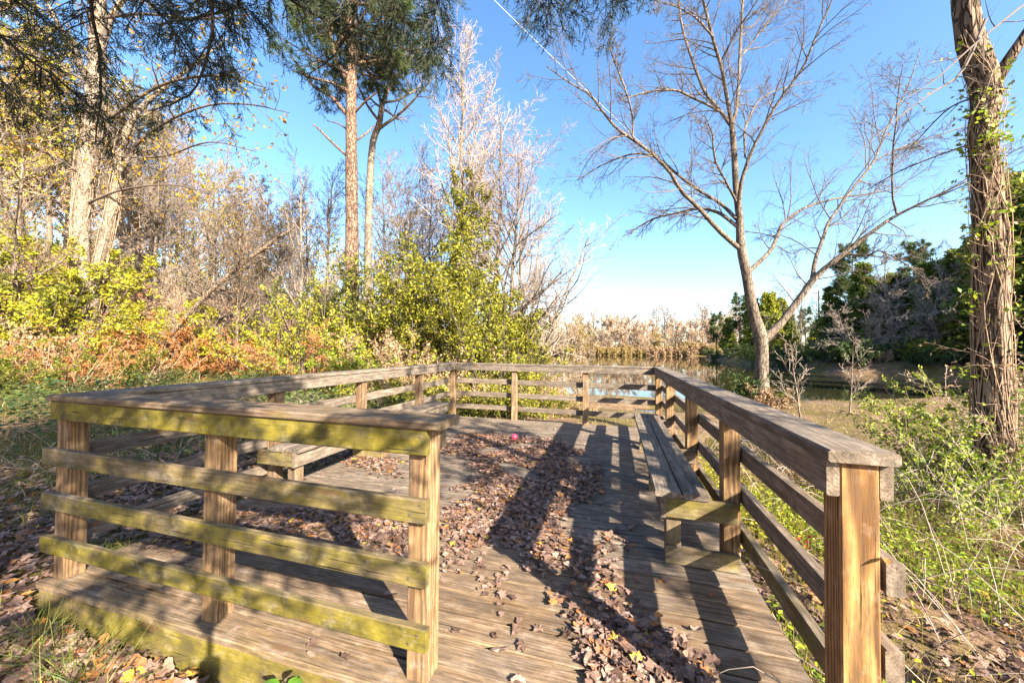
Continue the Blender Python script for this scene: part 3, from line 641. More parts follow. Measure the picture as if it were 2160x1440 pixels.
fb = [leafy('shore_bush', 4.5, 16, .8, LEAF_FAR, 4, (.25, .5), (8, 6), TWIG_FAR, .05, base_r=1.6, spr=.3), leafy('shore_bush', 4.0, 16, .8, LEAF_TAN, 4, (.25, .5), (8, 6), TWIG_FAR, .05, base_r=1.6, spr=.3)]
sp_ = [(random.randint(0, 1), ground_at(px, R(139.8, 146)), R(0, 6), R(.6, 1.25)) for px in np.linspace(1100, 1512, 38)]
scatter(fb, sp_, lambda k, i: f'low {("golden", "tan")[i]} bush at the far water edge, {nth(k)} from the left', 'bush', 'bushes along the far water edge')

# ------------------------------------------------------------------ wooded bank across the cove
LEAF_BANKG = leaf_mat('bank_yellow_green', (.22, .26, .02), (.36, .34, .03), (.16, .20, .02), transl=.35)
ev = [conifer(12, .2, 3.2, FIR, 110, 60, (.25, .5)), pine(15, .22, 3.6, nb=60, t0=.35), conifer(9, .16, 3.0, LEAF_BANKG, 100, 60, (.2, .42)), conifer(11, .18, 3.8, LEAF_DARK, 110, 70, (.25, .5), .03)]
bank = [(1512, 88, 1, .72), (1535, 84, 0, .70), (1560, 80, 1, .85), (1590, 76, 0, .95), (1622, 74, 2, 1.35), (1645, 78, 2, 1.25), (1668, 70, 0, .6), (1700, 72, 1, .55), (1722, 66, 2, .6),
        (1755, 52, 0, .78), (1775, 47, 3, .62), (1802, 50, 1, .98), (1822, 46, 0, .95), (1850, 46, 3, .72), (1880, 50, 2, 1.15), (1905, 44, 3, .85), (1930, 50, 1, .95), (1955, 42, 0, .85), (1985, 46, 3, 1.0), (2020, 40, 0, .95), (2060, 42, 3, .9), (2100, 38, 1, .8), (2140, 40, 3, 1.), (2200, 37, 0, 1.), (2260, 40, 3, 1.)]
names = ('green fir', 'slim pine', 'yellow green conifer', 'dark evergreen')
scatter(ev, [(i, ground_at(px, d), R(0, 6), sc) for px, d, i, sc in bank], lambda k, i: f'{names[i]} on the wooded bank across the cove, {nth(k)} from the left', 'tree', 'evergreens across the cove', {0: 'fir_tree', 1: 'bank_pine', 2: 'conifer', 3: 'evergreen_tree'})
pb = [bare_tree(9, .13, (22, 10, 8), (.12, -.1), BARK_PALE, TWIG_PALE, (30, 70), (.3, .55), 0.009, .1, .02), bare_tree(11, .15, (22, 9, 8), (0, 0), BARK_PALE, TWIG_GREY, rmin=.010), bare_tree(7, .12, (24, 10, 8), (-.35, -.3), BARK_PALE, TWIG_PALE, (40, 80), (.3, .6), .009, .1, .0)]
sp_ = [(i, ground_at(px, d), R(0, 6) if i == 1 else 0., sc) for px, d, i, sc in ((1600, 60, 0, .75), (1690, 64, 1, .9), (1722, 58, 1, .75), (1795, 40, 2, .8), (1838, 39.5, 0, .9), (1870, 44, 1, 1.05), (1900, 39, 2, 1.0), (1945, 39, 0, 1.1), (1965, 44, 1, 1.1), (1990, 37, 2, 1.1), (2030, 44, 1, 1.1), (2050, 37, 0, .9))]
scatter(pb, sp_, lambda k, i: f'pale leafless tree on the cove bank, {nth(k)} from the left of the pale ones', 'tree', 'pale bare trees across the cove', 'pale_bare_tree')
# the wood goes on to the right of the picture and keeps the cove bank in shade
sh = [(42, 34), (47, 40), (38, 27), (52, 46), (34, 21), (56, 52), (45, 30), (31, 17), (49, 37), (37, 41), (40, 44.5), (36, 45.5), (44, 50), (33.5, 44)]
for k, (x, y) in enumerate(sh):
    src = ev_src = [o for o in C.objects if o.name.startswith(('fir_tree', 'evergreen_tree')) and o.parent is None][k % 2*3]
    o = copy_tree(src); place(o, (x, y, gz(x, y)-.1), R(0, 6), R(1.0, 1.3)+.3*(k > 8)); tag(o, f'tall evergreen in the wood right of the cove, outside the picture, {nth(k)} from the camera', 'tree', 'evergreens right of the cove')
ub = [leafy('bank_shrub', 2.6, 14, .7, LEAF_DARK, 4, (.12, .24), (7, 6), TWIG_DARK, .03, base_r=.8, spr=.12), leafy('bank_shrub', 3.2, 14, .6, LEAF_BANKG, 4, (.1, .22), (7, 6), TWIG_DARK, .03, base_r=.8, spr=.12), leafy('bank_shrub', 2.2, 16, .8, LEAF_TAN, 3, (.1, .2), (7, 6), TWIG_PALE, .025, base_r=.8, spr=.12)]
sp_ = []
for k, px in enumerate(np.concatenate([np.linspace(1490, 2250, 32), np.linspace(1600, 2080, 8)])):
    d = float(np.interp(px, [1482, 1535, 1600, 1680, 1800, 1950, 2150, 2500], [108, 72, 53, 43, 37, 33.5, 31, 27]))+(R(1.8, 6) if k < 32 else R(1.2, 2.))
    sp_.append((random.choice([0, 0, 1, 2]), ground_at(px+R(-8, 8), d), R(0, 6), R(.6, 1.15)))
scatter(ub, sp_, lambda k, i: f'{("dark green", "yellow green", "dry tan")[i]} shrub along the cove bank, {nth(k)} from the left', 'bush', 'shrubs along the cove bank')
lg = thing('fallen_log', 'pale fallen log leaning from the cove bank into the water', 'log', tuple(onz(1815, 797, -.95)))
P, r = trace([(1805, 797, 5), (1850, 789, 5.5, .2), (1890, 780, 6, .4), (1930, 773, 6, .7)], 36.5, 10); P[:, 2] += .1
put('trunk', [tubes(P[None], r[None]*1.1, 8)], BARK_PALE, lg, True)

# ------------------------------------------------------------------ guard rail and road on the left bank
GALV = plain('galvanised_steel', (.30, .32, .36), .45, .8, .2, 4.)
gr_ = thing('guard_rail', 'grey steel guard rail along the road on top of the left bank', 'guard rail', (*cw(-29, 36), gz(*cw(-29, 36))))
pts = [cw(-29.8, y) for y in np.arange(8, 92, 3.0)]; zr = [gz(*p) for p in pts]
sec = [(.00, .0), (.05, .05), (.05, .09), (.0, .14), (.0, .18), (.05, .23), (.05, .27), (.0, .32)]
V = np.array([[(p[0]+s[0]*math.cos(YAW), p[1]+s[0]*math.sin(YAW), z+.42+s[1]) for s in sec] for p, z in zip(pts, zr)]); i = np.arange(V.shape[0]*8).reshape(-1, 8)
put('beam', [(V.reshape(-1, 3), np.stack([i[:-1, :-1], i[1:, :-1], i[1:, 1:], i[:-1, 1:]], -1).reshape(-1, 4))], GALV, gr_)['kind'] = 'part'
del C.objects[gr_.children[0].name]['kind']
for p, z in zip(pts, zr):
    board(gr_, 'support_post', (p[0]-.06, p[1], z-.4), (p[0]-.06, p[1], z+.72), .10, .10, up=(0, 1, 0)).data.materials[0] = GALV
ROAD = plain('asphalt', (.05, .05, .052), .9, 0, .2, 6.)
rp = [(cw(-31.5, y), cw(-39, y)) for y in np.arange(-10, 130, 4.)]
V = np.array([[(a[0], a[1], max(gz(*a), gz(*b))+.06), (b[0], b[1], max(gz(*a), gz(*b))+.06)] for a, b in rp]); i = np.arange(len(rp)*2).reshape(-1, 2)
tag(put('road', [(V.reshape(-1, 3), np.stack([i[:-1, 0], i[:-1, 1], i[1:, 1], i[1:, 0]], -1))], ROAD), 'asphalt road on top of the left bank', kind='structure')

# ------------------------------------------------------------------ trees beyond the road and on the bank (left)
LEAF_YG = leaf_mat('yellow_green_leaves', (.25, .29, .02), (.40, .37, .03), (.48, .40, .03), (.32, .34, .03), transl=.4)
LEAF_GOLD = leaf_mat('gold_leaves', (.42, .30, .03), (.36, .22, .03), (.30, .28, .03), transl=.4)
bg = [leafy('roadside_tree', 8, 12, .40, LEAF_YG, 6, (.16, .30), (9, 7), TWIG_GREY, .06, base_r=.7, spr=.15), leafy('roadside_tree', 7, 12, .45, LEAF_BRIGHT, 6, (.16, .30), (9, 7), TWIG_GREY, .06, base_r=.7, spr=.15),
      bare_tree(10, .15, (22, 9, 7), twig=TWIG_TAN, rmin=.014, t0=.15), leafy('roadside_tree', 6, 12, .5, LEAF_GOLD, 4, (.14, .26), (8, 6), TWIG_TAN, .05, base_r=.7, spr=.15), bare_tree(12, .18, (20, 9, 7), twig=TWIG_GREY, rmin=.014, t0=.2)]
sp_ = []
for k, px in enumerate(np.linspace(-120, 770, 30)):
    xc_ = -R(41, 58) if k % 2 else -R(41, 46)
    tanv = (px-1080)/F; d = xc_/tanv if tanv < -.05 else 60.
    d = min(d, 95.); b_ = ground_at(px, d); sp_.append((random.choice([0, 0, 1, 1, 2, 3]), b_, R(0, 6), R(.75, 1.1)*(1+.006*max(d-45, 0))))
sp_.sort(key=lambda q: 0)
scatter(bg, sp_, lambda k, i: f'{("yellow green", "bright green", "bare tan", "golden", "bare grey")[i]} tree beyond the road on the left bank, {nth(k)} from the left', 'tree', 'trees beyond the road', {0: 'roadside_tree', 1: 'roadside_tree', 2: 'roadside_bare_tree', 3: 'roadside_tree', 4: 'roadside_bare_tree'})

# brush on the bank slope: dry stalky shrubs, leafy shrubs and bare saplings
bs = [leafy('bank_brush', 2.4, 22, .7, LEAF_TAN, 3, (.05, .1), (7, 5), TWIG_TAN, .014, base_r=.7, spr=.06), leafy('bank_brush', 2.8, 16, .6, LEAF_YG, 5, (.06, .12), (7, 6), TWIG_TAN, .016, base_r=.6, spr=.06),
      leafy('bank_brush', 2.2, 18, .7, LEAF_RUST, 4, (.05, .1), (7, 5), TWIG_TAN, .014, base_r=.6, spr=.06), leafy('bank_brush', 2.6, 14, .6, LEAF_BRIGHT, 5, (.06, .12), (7, 6), TWIG_DARK, .016, base_r=.6, spr=.06),
      bare_tree(5, .05, (18, 8, 6), twig=TWIG_TAN, bark=BARK_GREY, rmin=.005, t0=.05, ang=(25, 60)), leafy('bank_brush', 1.6, 26, .9, LEAF_TAN, 2, (.05, .09), (8, 5), TWIG_PALE, .01, base_r=.9, spr=.05)]
sp_ = []
for k in range(58):
    px = -60+k*14.2+R(-14, 14); xc_ = -R(15.5, 27) if px < 560 else -R(11, 20)
    tanv = (px-1080)/F; d = min(xc_/tanv, 46); kind = random.choice([0, 0, 0, 2, 2, 4, 5, 5] if 200 < px < 640 else [0, 0, 1, 1, 4, 5, 2])
    sp_.append((kind, ground_at(px, d), R(0, 6), R(.7, 1.25)))
nm = ('dry tan', 'yellow green', 'rust leaved', 'bright green', 'bare twiggy', 'low dry stalky')
scatter(bs, sp_, lambda k, i: f'{nm[i]} shrub on the left bank slope, '+(f'{nth(k)} from the left' if k < 29 else f'{nth(57-k) if k < 57 else "last"} from the right'), 'bush', 'brush on the left bank', {i: 'bank_brush' if i != 4 else 'bare_sapling' for i in range(6)})

# ------------------------------------------------------------------ big vine-hung tree on the left with yellow leaves
SD = 17.
root = at(185, 735, SD); sy = thing('forked_vine_tree', 'big pale tree with several forked stems and yellow leaves at the far left', 'tree', tuple(root))
ST = {'a': [(150, 760, 40), (155, 690, 34), (160, 600, 30), (166, 500, 32), (178, 420, 40), (190, 320, 52), (200, 220, 46), (205, 110, 42), (208, 0, 38), (212, -150, 30), (214, -320, 20), (218, -470, 6)],
      'b': [(195, 760, 36), (186, 680, 32), (178, 600, 30), (174, 520, 28), (180, 430, 26), (192, 350, 24)],
      'c': [(192, 690, 30), (203, 590, 28, -.2), (222, 500, 26, -.3), (237, 435, 28, -.3), (246, 375, 28, -.3), (250, 325, 24, -.3), (270, 265, 16, -.2), (310, 215, 13, 0), (370, 165, 10, .3), (425, 125, 6, .6), (480, 80, 3, 1)],
      'd': [(245, 380, 14, -.3), (262, 350, 10, -.6), (275, 320, 8, -.9), (280, 300, 4, -1.1)],
      'e': [(205, 120, 22), (235, 40, 18, .5), (280, -60, 13, 1), (330, -180, 6, 1.6)], 'f': [(200, 200, 20), (160, 110, 15, -.5), (110, 20, 11, -1), (60, -80, 6, -1.5)]}
L_ = {k: trace(q, SD, 24) for k, q in ST.items()}
put('trunk', [tubes(P[None]+np.cumsum(rng.normal(size=(1, 24, 3))*.012, 1), r[None], 12) for P, r in L_.values()], BARK_PALE, sy, True)
YL = [trace(q, SD, 16) for q in ([(240, 350, 10), (330, 270, 8, -1), (430, 225, 6, -2), (520, 220, 4, -3), (610, 238, 2, -4)], [(230, 250, 10), (340, 180, 8, -1), (460, 160, 6, -2.5), (560, 185, 3, -4)], [(205, 180, 9), (120, 150, 7, -1), (60, 190, 5, -2), (0, 240, 3, -3)],
      [(195, 380, 9), (110, 330, 7, -1), (40, 300, 5, -2), (-30, 320, 3, -3)], [(225, 330, 8), (340, 330, 6, -1.5), (440, 300, 4, -3), (540, 320, 2, -4)], [(208, 40, 9), (300, 30, 7, -1), (420, 40, 5, -2), (530, 30, 3, -3)], [(180, 430, 8), (260, 400, 6, -1), (360, 390, 4, -2), (450, 410, 2, -3)])]
yP = np.stack([a for a, _ in YL]); yR = np.stack([b for _, b in YL]); y1 = grow(yP, yR, 16, (.12, .3), (30, 65), 6, -.02, .12, .15); y2 = grow(*y1, 5, (.25, .5), (30, 65), 4, -.03, .14)
lP = np.stack([L_[k][0] for k in 'acef']); lR = np.stack([L_[k][1] for k in 'acef']); z1 = grow(lP, lR, 22, (.08, .2), (35, 75), 6, .03, .14, .3, 1., .4, .05); z2 = grow(*z1, 6, (.3, .5), (30, 60), 5, .02, .14); z3 = grow(*z2, 4, (.3, .6), (30, 60), 4)
put('branches', [tubes(yP, yR, 6), tubes(y1[0], np.maximum(y1[1], .006), 4), tubes(y2[0], np.maximum(y2[1], .004), 3), tubes(z1[0], np.maximum(z1[1], .008), 4), tubes(z2[0], np.maximum(z2[1], .005), 3), tubes(z3[0], np.maximum(z3[1], .004), 3)], TWIG_GREY, sy)
s1 = rng.random(len(y2[0])) < .85; s2 = rng.random(len(z3[0])) < .22
put('leaves', [leaves_on(y2[0][s1], y2[1][s1], 2, (.10, .18), w=.75, droop=.6), leaves_on(z3[0][s2], z3[1][s2], 1, (.09, .16), w=.75, droop=.6)], LEAF_YELLOW, sy)
v0 = []
for k in range(60):
    Pk, rk = L_[random.choice('aaabc')]; t = np.linspace(R(0, .1), R(.35, .62), 24)*(23); i0 = t.astype(int); f = (t-i0)[:, None]; c = Pk[i0]*(1-f)+Pk[np.minimum(i0+1, 23)]*f; rad = np.interp(t, np.arange(24), rk)+R(.0, .10)
    a = R(0, 6.3)+R(-2, 2)*np.linspace(0, 1, 24)+.4*np.sin(np.linspace(0, R(4, 12), 24)); v0.append(c+rad[:, None]*np.stack([np.cos(a), np.sin(a), 0*a], -1)+np.cumsum(rng.normal(size=(24, 3))*.012, 0))
v0 = np.array(v0); vr0 = np.full((60, 24), .012); v1 = grow(v0, vr0, 16, (.05, .13), (40, 90), 5, -.05, .25, 0, 1., .5, .007)
put('vine_tangle', [tubes(v0, vr0, 4), tubes(v1[0], np.maximum(v1[1], .004), 3)], TWIG_TAN, sy)
put('dry_vine_leaves', [leaves_on(*v1, 2, (.06, .12), w=.6, spread=.05)], LEAF_TAN, sy)

# ------------------------------------------------------------------ thicket behind the deck
def own(t, name, label, cat, base, rz=0., sc=1., group=None):
    t.name = name; place(t, base, rz, sc); return tag(t, label, cat, group)
LEAF_THICK = leaf_mat('thicket_leaves', (.08, .10, .010), (.20, .21, .018), (.36, .33, .03), (.28, .27, .022), (.13, .14, .015), transl=.35)
own(leafy('t', 9.4, 6, .06, LEAF_THICK, 7, (.07, .14), (30, 9), TWIG_GREY, .05, .10, .45, .25, .05, (.07, .14), .10), 'evergreen_tree', 'tall narrow evergreen rising from the thicket behind the left corner of the deck', 'tree', ground_at(975, 15))
own(leafy('t', 5.9, 16, .50, LEAF_THICK, 8, (.07, .14), (14, 9), TWIG_DARK, .045, .05, .8, .3, .08, (.22, .42), .12), 'evergreen_shrub', 'broad dark evergreen thicket behind the left corner of the deck', 'bush', ground_at(965, 13.2))
own(leafy('t', 5.6, 13, .45, LEAF_THICK, 7, (.07, .14), (13, 9), TWIG_DARK, .045, .05, .6, .3, .08, (.22, .4), .12), 'evergreen_shrub', 'olive evergreen shrub between the pine and the tall evergreen', 'bush', ground_at(850, 13.5))
own(leafy('t', 5.0, 8, .12, LEAF_OLIVE, 5, (.06, .12), (14, 7), TWIG_DARK, .03, .05, .35, .25, .06, (.12, .24), .08), 'climbing_ivy', 'bright climbing ivy clothing the foot of the pine', 'ivy', ground_at(745, 13.6))
own(leafy('t', 4.6, 10, .35, LEAF_YG, 5, (.06, .11), (10, 7), TWIG_GREY, .03, .05, .5, .35, .08, (.2, .35), .08), 'yellow_shrub', 'yellow green shrub left of the pine behind the left railing', 'bush', ground_at(672, 14))
own(leafy('t', 3.6, 14, .5, LEAF_YG, 5, (.06, .11), (9, 7), TWIG_GREY, .025, .05, .5, .35, .08, (.2, .38), .08), 'yellow_shrub', 'yellow green shrub right of the pine foot', 'bush', ground_at(800, 12.6))
own(leafy('t', 2.2, 20, .7, LEAF_BRIGHT, 6, (.05, .10), (8, 6), TWIG_DARK, .015, .03, .5, .35, .08, (.25, .4), .06), 'green_bush', 'low bright green bush behind the left railing', 'bush', ground_at(735, 11.5))
own(leafy('t', 2.6, 22, .7, LEAF_THICK, 7, (.05, .10), (9, 6), TWIG_DARK, .015, .03, .6, .35, .08, (.25, .4), .06), 'green_bush', 'rounded green bush behind the back railing, left of the pond', 'bush', ground_at(1035, 13.2))
own(leafy('t', 2.8, 20, .6, LEAF_TAN, 3, (.05, .10), (9, 6), TWIG_TAN, .012, .03, .7, .35, .08, (.25, .4), .06), 'dry_brush', 'tan dry brush below the evergreen thicket', 'bush', ground_at(905, 11.8))
own(leafy('t', 2.4, 20, .6, LEAF_TAN, 3, (.05, .10), (9, 6), TWIG_TAN, .012, .03, .7, .35, .08, (.25, .4), .06), 'dry_brush', 'tan dry brush beside the foot of the pine', 'bush', ground_at(800, 11.6))
own(leafy('t', 2.6, 20, .6, LEAF_RUST, 3, (.05, .10), (9, 6), TWIG_TAN, .012, .03, .7, .35, .08, (.25, .4), .06), 'dry_brush', 'rusty dry brush left of the pine', 'bush', ground_at(650, 13))
low = [leafy('low_bush', 1.3, 22, .8, LEAF_THICK, 5, (.035, .075), (7, 5), TWIG_DARK, .008, .0, .35, .4, .1, (.3, .5), .04), leafy('low_bush', 1.2, 26, .8, LEAF_TAN, 3, (.035, .07), (7, 5), TWIG_TAN, .007, .0, .35, .4, .1, (.3, .5), .04), leafy('low_bush', 1.1, 22, .8, LEAF_YG, 5, (.035, .075), (7, 5), TWIG_TAN, .008, .0, .35, .4, .1, (.3, .5), .04)]
sp_ = [(i, ground_at(px, d), R(0, 6), sc) for px, d, i, sc in ((880, 10.2, 0, 1), (925, 9.8, 2, 1), (970, 10.4, 1, 1.1), (1005, 9.6, 0, .9), (1040, 10.6, 2, 1), (1075, 10, 0, 1.0), (1105, 11, 1, 1), (1140, 10.4, 0, .9), (1165, 11.6, 2, .8), (1190, 10.4, 1, .7), (840, 10.6, 1, 1), (790, 10.2, 0, 1), (1115, 14, 2, 1.3), (1145, 16, 1, 1.2))]
scatter(low, sp_, lambda k, i: f'low {("dark green", "dry tan", "yellow green")[i]} bush behind the railings at the deck corner, number {nth(k)} counted in planting order' if 0 else f'low {("dark green", "dry tan", "yellow green")[i]} bush just behind the back corner railing, {("far left", "left", "left of centre", "by the corner post", "right of the corner post", "right of centre", "by the second post", "right of the second post", "right", "far right", "left of the bench", "leftmost", "tall, by the water", "rearmost by the water")[k]}', 'bush', 'low bushes behind the railings')
own(leafy('t', 4.2, 12, .24, LEAF_THICK, 8, (.07, .14), (12, 8), TWIG_DARK, .04, .04, .7, .3, .08, (.22, .4), .12), 'evergreen_shrub', 'leafy shrub filling the right flank of the evergreen thicket', 'bush', ground_at(1045, 14.8))
own(leafy('t', 5.0, 12, .34, LEAF_YG, 6, (.07, .14), (12, 8), TWIG_GREY, .04, .04, .7, .3, .08, (.22, .4), .12), 'yellow_shrub', 'yellow leaved shrub in the middle of the thicket', 'bush', ground_at(905, 15.5))
own(leafy('t', 5.2, 12, .30, LEAF_OLIVE, 7, (.07, .14), (12, 8), TWIG_GREY, .04, .04, .6, .3, .08, (.22, .4), .12), 'olive_shrub', 'olive shrub close behind the pine foot', 'bush', ground_at(700, 16.5))
# bare trees in and behind the thicket
b0 = trace([(770, 800, 20), (775, 600, 17), (778, 450, 16), (785, 310, 14), (800, 262, 13), (808, 215, 11, .2), (830, 170, 8, .5), (870, 120, 6, .8), (910, 80, 3, 1.2)], 17.5, 24)
t = bpy.data.objects.new('t', None); C.objects.link(t); t.location = ground_at(770, 17.5)
a = grow(b0[0][None], b0[1][None], 16, (.15, .3), (30, 60), 8, .06, .1, .45, 1., .55); b = grow(*a, 7, (.3, .5), (30, 60), 6); c = grow(*b, 5, (.3, .6), (30, 60), 4)
put('trunk', [tubes(b0[0][None], b0[1][None], 10), tubes(*a, 6)], BARK_PALE, t, True); put('twigs', [tubes(b[0], np.maximum(b[1], .006), 4), tubes(c[0], np.maximum(c[1], .004), 3)], TWIG_GREY, t)
t.name = 'leaning_bare_tree'; tag(t, 'slim pale bare tree close right of the pine trunk', 'tree')
own(bare_tree(15.5, .17, (30, 10, 8), (.01, 0), BARK_PALE, TWIG_PALE, (22, 48), (.22, .4), .009, .35, .14), 'pale_bare_tree', 'tall pale bare tree above the evergreen thicket', 'tree', ground_at(965, 17))
own(bare_tree(13.5, .15, (30, 11, 8), (.03, 0), BARK_GREY, TWIG_PALE, (28, 60), (.28, .5), .009, .25, .08), 'bare_tree', 'bare bushy tree right of the thicket against the sky', 'tree', ground_at(1040, 18))
own(bare_tree(11., .13, (30, 10, 8), (.06, 0), BARK_GREY, TWIG_MID, (30, 70), (.3, .5), .009, .15, .05), 'bare_tree', 'low bare tree at the right end of the thicket', 'tree', ground_at(1070, 17))
own(bare_tree(12., .12, (30, 10, 8), (.05, 0), BARK_PALE, TWIG_PALE, (25, 60), (.3, .5), .007, .2, .07), 'bare_tree', 'pale twiggy bare tree right of the thicket, reaching towards the pond', 'tree', ground_at(1085, 20))
own(bare_tree(9.5, .10, (28, 10, 8), (.10, 0), BARK_PALE, TWIG_PALE, (25, 60), (.3, .5), .007, .15, .05), 'bare_tree', 'rightmost bare twiggy tree left of the pond', 'tree', ground_at(1112, 22))
own(bare_tree(6.8, .10, (20, 8, 6), (.42, 0), BARK_PALE, TWIG_PALE, (25, 60), (.3, .5), .005, .15, .05), 'leaning_white_tree', 'white stemmed bare tree leaning right towards the pond', 'tree', ground_at(1095, 15.5))
own(bare_tree(4.2, .05, (16, 8, 6), (.35, 0), BARK_PALE, TWIG_PALE, (25, 60), (.3, .5), .004, .1, .05), 'leaning_white_sapling', 'thin white sapling leaning over the water edge left of the pond', 'tree', ground_at(1165, 19))
own(bare_tree(3.4, .04, (14, 8, 5), (.15, 0), BARK_PALE, TWIG_PALE, (25, 60), (.3, .5), .004, .1, .05), 'white_sapling', 'thin upright white sapling beside the pond edge', 'tree', ground_at(1215, 21))
own(bare_tree(8.2, .12, (26, 9, 7), (0, 0), BARK_BROWN, TWIG_GREY, (30, 65), (.25, .45), .007, .2, .06, LEAF_RUST, .10), 'bare_tree', 'vine tangled bare tree left of the pine on the bank foot', 'tree', ground_at(500, 17.5))
own(bare_tree(9.5, .09, (22, 7, 5), (0, 0), BARK_PALE, TWIG_GREY, (22, 45), (.2, .35), .005, .25, .12), 'slim_bare_tree', 'slim bare sapling rising against the sky left of the pine', 'tree', ground_at(628, 15.5))
own(bare_tree(7.5, .10, (24, 8, 6), (0, 0), BARK_GREY, TWIG_TAN, (30, 65), (.25, .45), .006, .2, .06, LEAF_YELLOW, .05), 'bare_tree', 'bare tan tree between the big left tree and the bank', 'tree', ground_at(390, 20))
own(bare_tree(9, .12, (24, 8, 6), (0, 0), BARK_GREY, TWIG_GREY, (30, 65), (.25, .45), .006, .2, .06, LEAF_YG, .15, (.1, .16)), 'bare_tree', 'thin leaved tree at the extreme left edge', 'tree', ground_at(30, 15))
lp = trace([(315, 760, 13), (400, 660, 12, .2), (470, 590, 11, .4), (560, 520, 9, .8), (620, 480, 5, 1.2)], 17, 16)
t = bpy.data.objects.new('leaning_dead_tree', None); C.objects.link(t); t.location = ground_at(315, 17)
a = grow(lp[0][None], lp[1][None], 14, (.12, .3), (30, 70), 6, .05, .1, .35); put('trunk', [tubes(lp[0][None], lp[1][None], 8), tubes(a[0], np.maximum(a[1], .008), 4)], BARK_BROWN, t, True); tag(t, 'dead tree leaning to the right across the left bank', 'tree')
yb = [leafy('yellow_bush', 3.6, 14, .5, LEAF_YG, 6, (.07, .13), (9, 7), TWIG_GREY, .025, .04, .5, .3, .08, (.2, .38), .08), leafy('green_bush', 3.0, 16, .6, LEAF_OLIVE, 6, (.07, .13), (9, 7), TWIG_DARK, .025, .03, .5, .3, .08, (.2, .38), .08), leafy('rusty_bush', 2.8, 16, .6, LEAF_RUST, 6, (.06, .12), (9, 6), TWIG_TAN, .02, .03, .5, .3, .08, (.2, .38), .08)]
sp_ = [(i, ground_at(px, d), R(0, 6), sc) for px, d, i, sc in ((-30, 14, 1, 1.3), (20, 15.5, 0, 1.35), (75, 14.5, 0, 1.2), (110, 17, 0, 1.4), (255, 18, 0, 1.0), (300, 19, 2, 1.1), (345, 17.5, 2, 1.25), (385, 18.5, 2, 1.1), (420, 19.5, 0, 1.5), (465, 19, 2, 1.0), (540, 18, 2, .9), (590, 17, 0, .9), (245, 14.5, 1, .7), (20, 11, 1, .6))]
scatter(yb, sp_, lambda k, i: f'{("yellow leaved", "green leaved", "rust red")[i]} bush at the foot of the left bank, {nth(k)} counting from the left' if k < 12 else ('small green bush right of the big forked tree', 'small green bush at the left edge')[k-12], 'bush', 'bushes at the foot of the left bank', {0: 'yellow_bush', 1: 'green_bush', 2: 'rusty_bush'})

# ------------------------------------------------------------------ cedar standing behind the camera: its drooping sprays hang into the top of the view
def cedar_sprays(P, Rr, n1=12, n2=9, n3=7, l1=(.35, .7), l2=(.10, .22), l3=(.03, .075), t0=.25):
    a = grow(P, Rr, n1, l1, (35, 75), 8, -.10, .10, t0, 1., .5, .012, .3, .3, False)
    b = grow(*a, n2, l2, (30, 60), 5, -.10, .12, .1, 1., .5, .004, .4, .3, False)
    c = grow(*b, n3, l3, (25, 50), 3, -.06, .12, .05, 1., .8, .0022, .5, .2, False)
    return a, b, c
ct = thing('cedar_tree', 'dark cedar whose drooping sprays hang across the top of the picture', 'tree', (.9, -2.3, gz(.9, -2.3)))
zt = np.linspace(-.3, 9.5, 24); tp = np.stack([.9+.08*np.sin(zt), -2.3+.06*np.cos(zt*1.3), zt], -1); tr_ = .17*(1-zt.clip(0)/10.2)
put('trunk', [tubes(tp[None], tr_[None], 12)], BARK_BROWN, ct, True)
CL = [[(-260, -260, 2.6), (-80, 10, 3.6), (60, 128, 4.0), (150, 195, 4.2), (260, 290, 4.5)], [(60, -420, 2.4), (190, -80, 3.4), (215, 60, 3.8), (225, 180, 4.1), (215, 300, 4.4)],
      [(300, -420, 2.6), (437, -40, 3.6), (445, 90, 3.9), (400, 195, 4.1), (310, 235, 4.3)], [(380, -420, 2.8), (505, -20, 3.8), (500, 25, 4.0), (440, 45, 4.2), (350, 60, 4.4)],
      [(440, -380, 2.8), (560, -60, 3.8), (640, 20, 4.1), (740, 55, 4.4), (850, 105, 4.7), (945, 120, 5)], [(800, -420, 2.8), (905, -60, 3.9), (908, 30, 4.1), (915, 100, 4.3)],
      [(640, -420, 3), (720, -90, 3.9), (750, 10, 4.2), (700, 110, 4.5), (640, 150, 4.7)], [(1020, -420, 3), (1110, -110, 3.9), (1150, -30, 4.1), (1175, 20, 4.2)], [(1120, -420, 3), (1230, -130, 3.8), (1270, -50, 4), (1290, 20, 4.1)],
      [(-420, -100, 3.), (-200, 60, 3.8), (-40, 140, 4.3), (60, 230, 4.7)], [(-300, -300, 2.8), (-60, -60, 3.6), (60, 20, 4.1), (130, 60, 4.4)], [(120, -400, 3), (270, -60, 3.9), (350, 20, 4.3), (420, 110, 4.6), (520, 180, 5)],
      [(560, -420, 3), (800, -80, 4), (830, 20, 4.3), (800, 90, 4.6)]]
cl = []
for q in CL:
    pts = [at(*p) for p in q]; z0 = pts[0][2]-R(.3, .8); pts = [np.array([.9, -2.3, max(3.2, z0-1.2)])]+[(np.array([.9, -2.3, z0])*.45+pts[0]*.55)]+pts
    cl.append(catmull(pts, 26)+np.cumsum(rng.normal(size=(26, 3))*.008, 0))
cl = np.array(cl); clr = np.repeat(np.linspace(.032, .006, 26)[None], len(cl), 0)
put('limb', [tubes(cl, clr, 6)], TWIG_DARK, ct)
a, b, c = cedar_sprays(cl, clr, 40, 11, 8, (.30, .85), (.10, .24), (.03, .08), t0=.32)
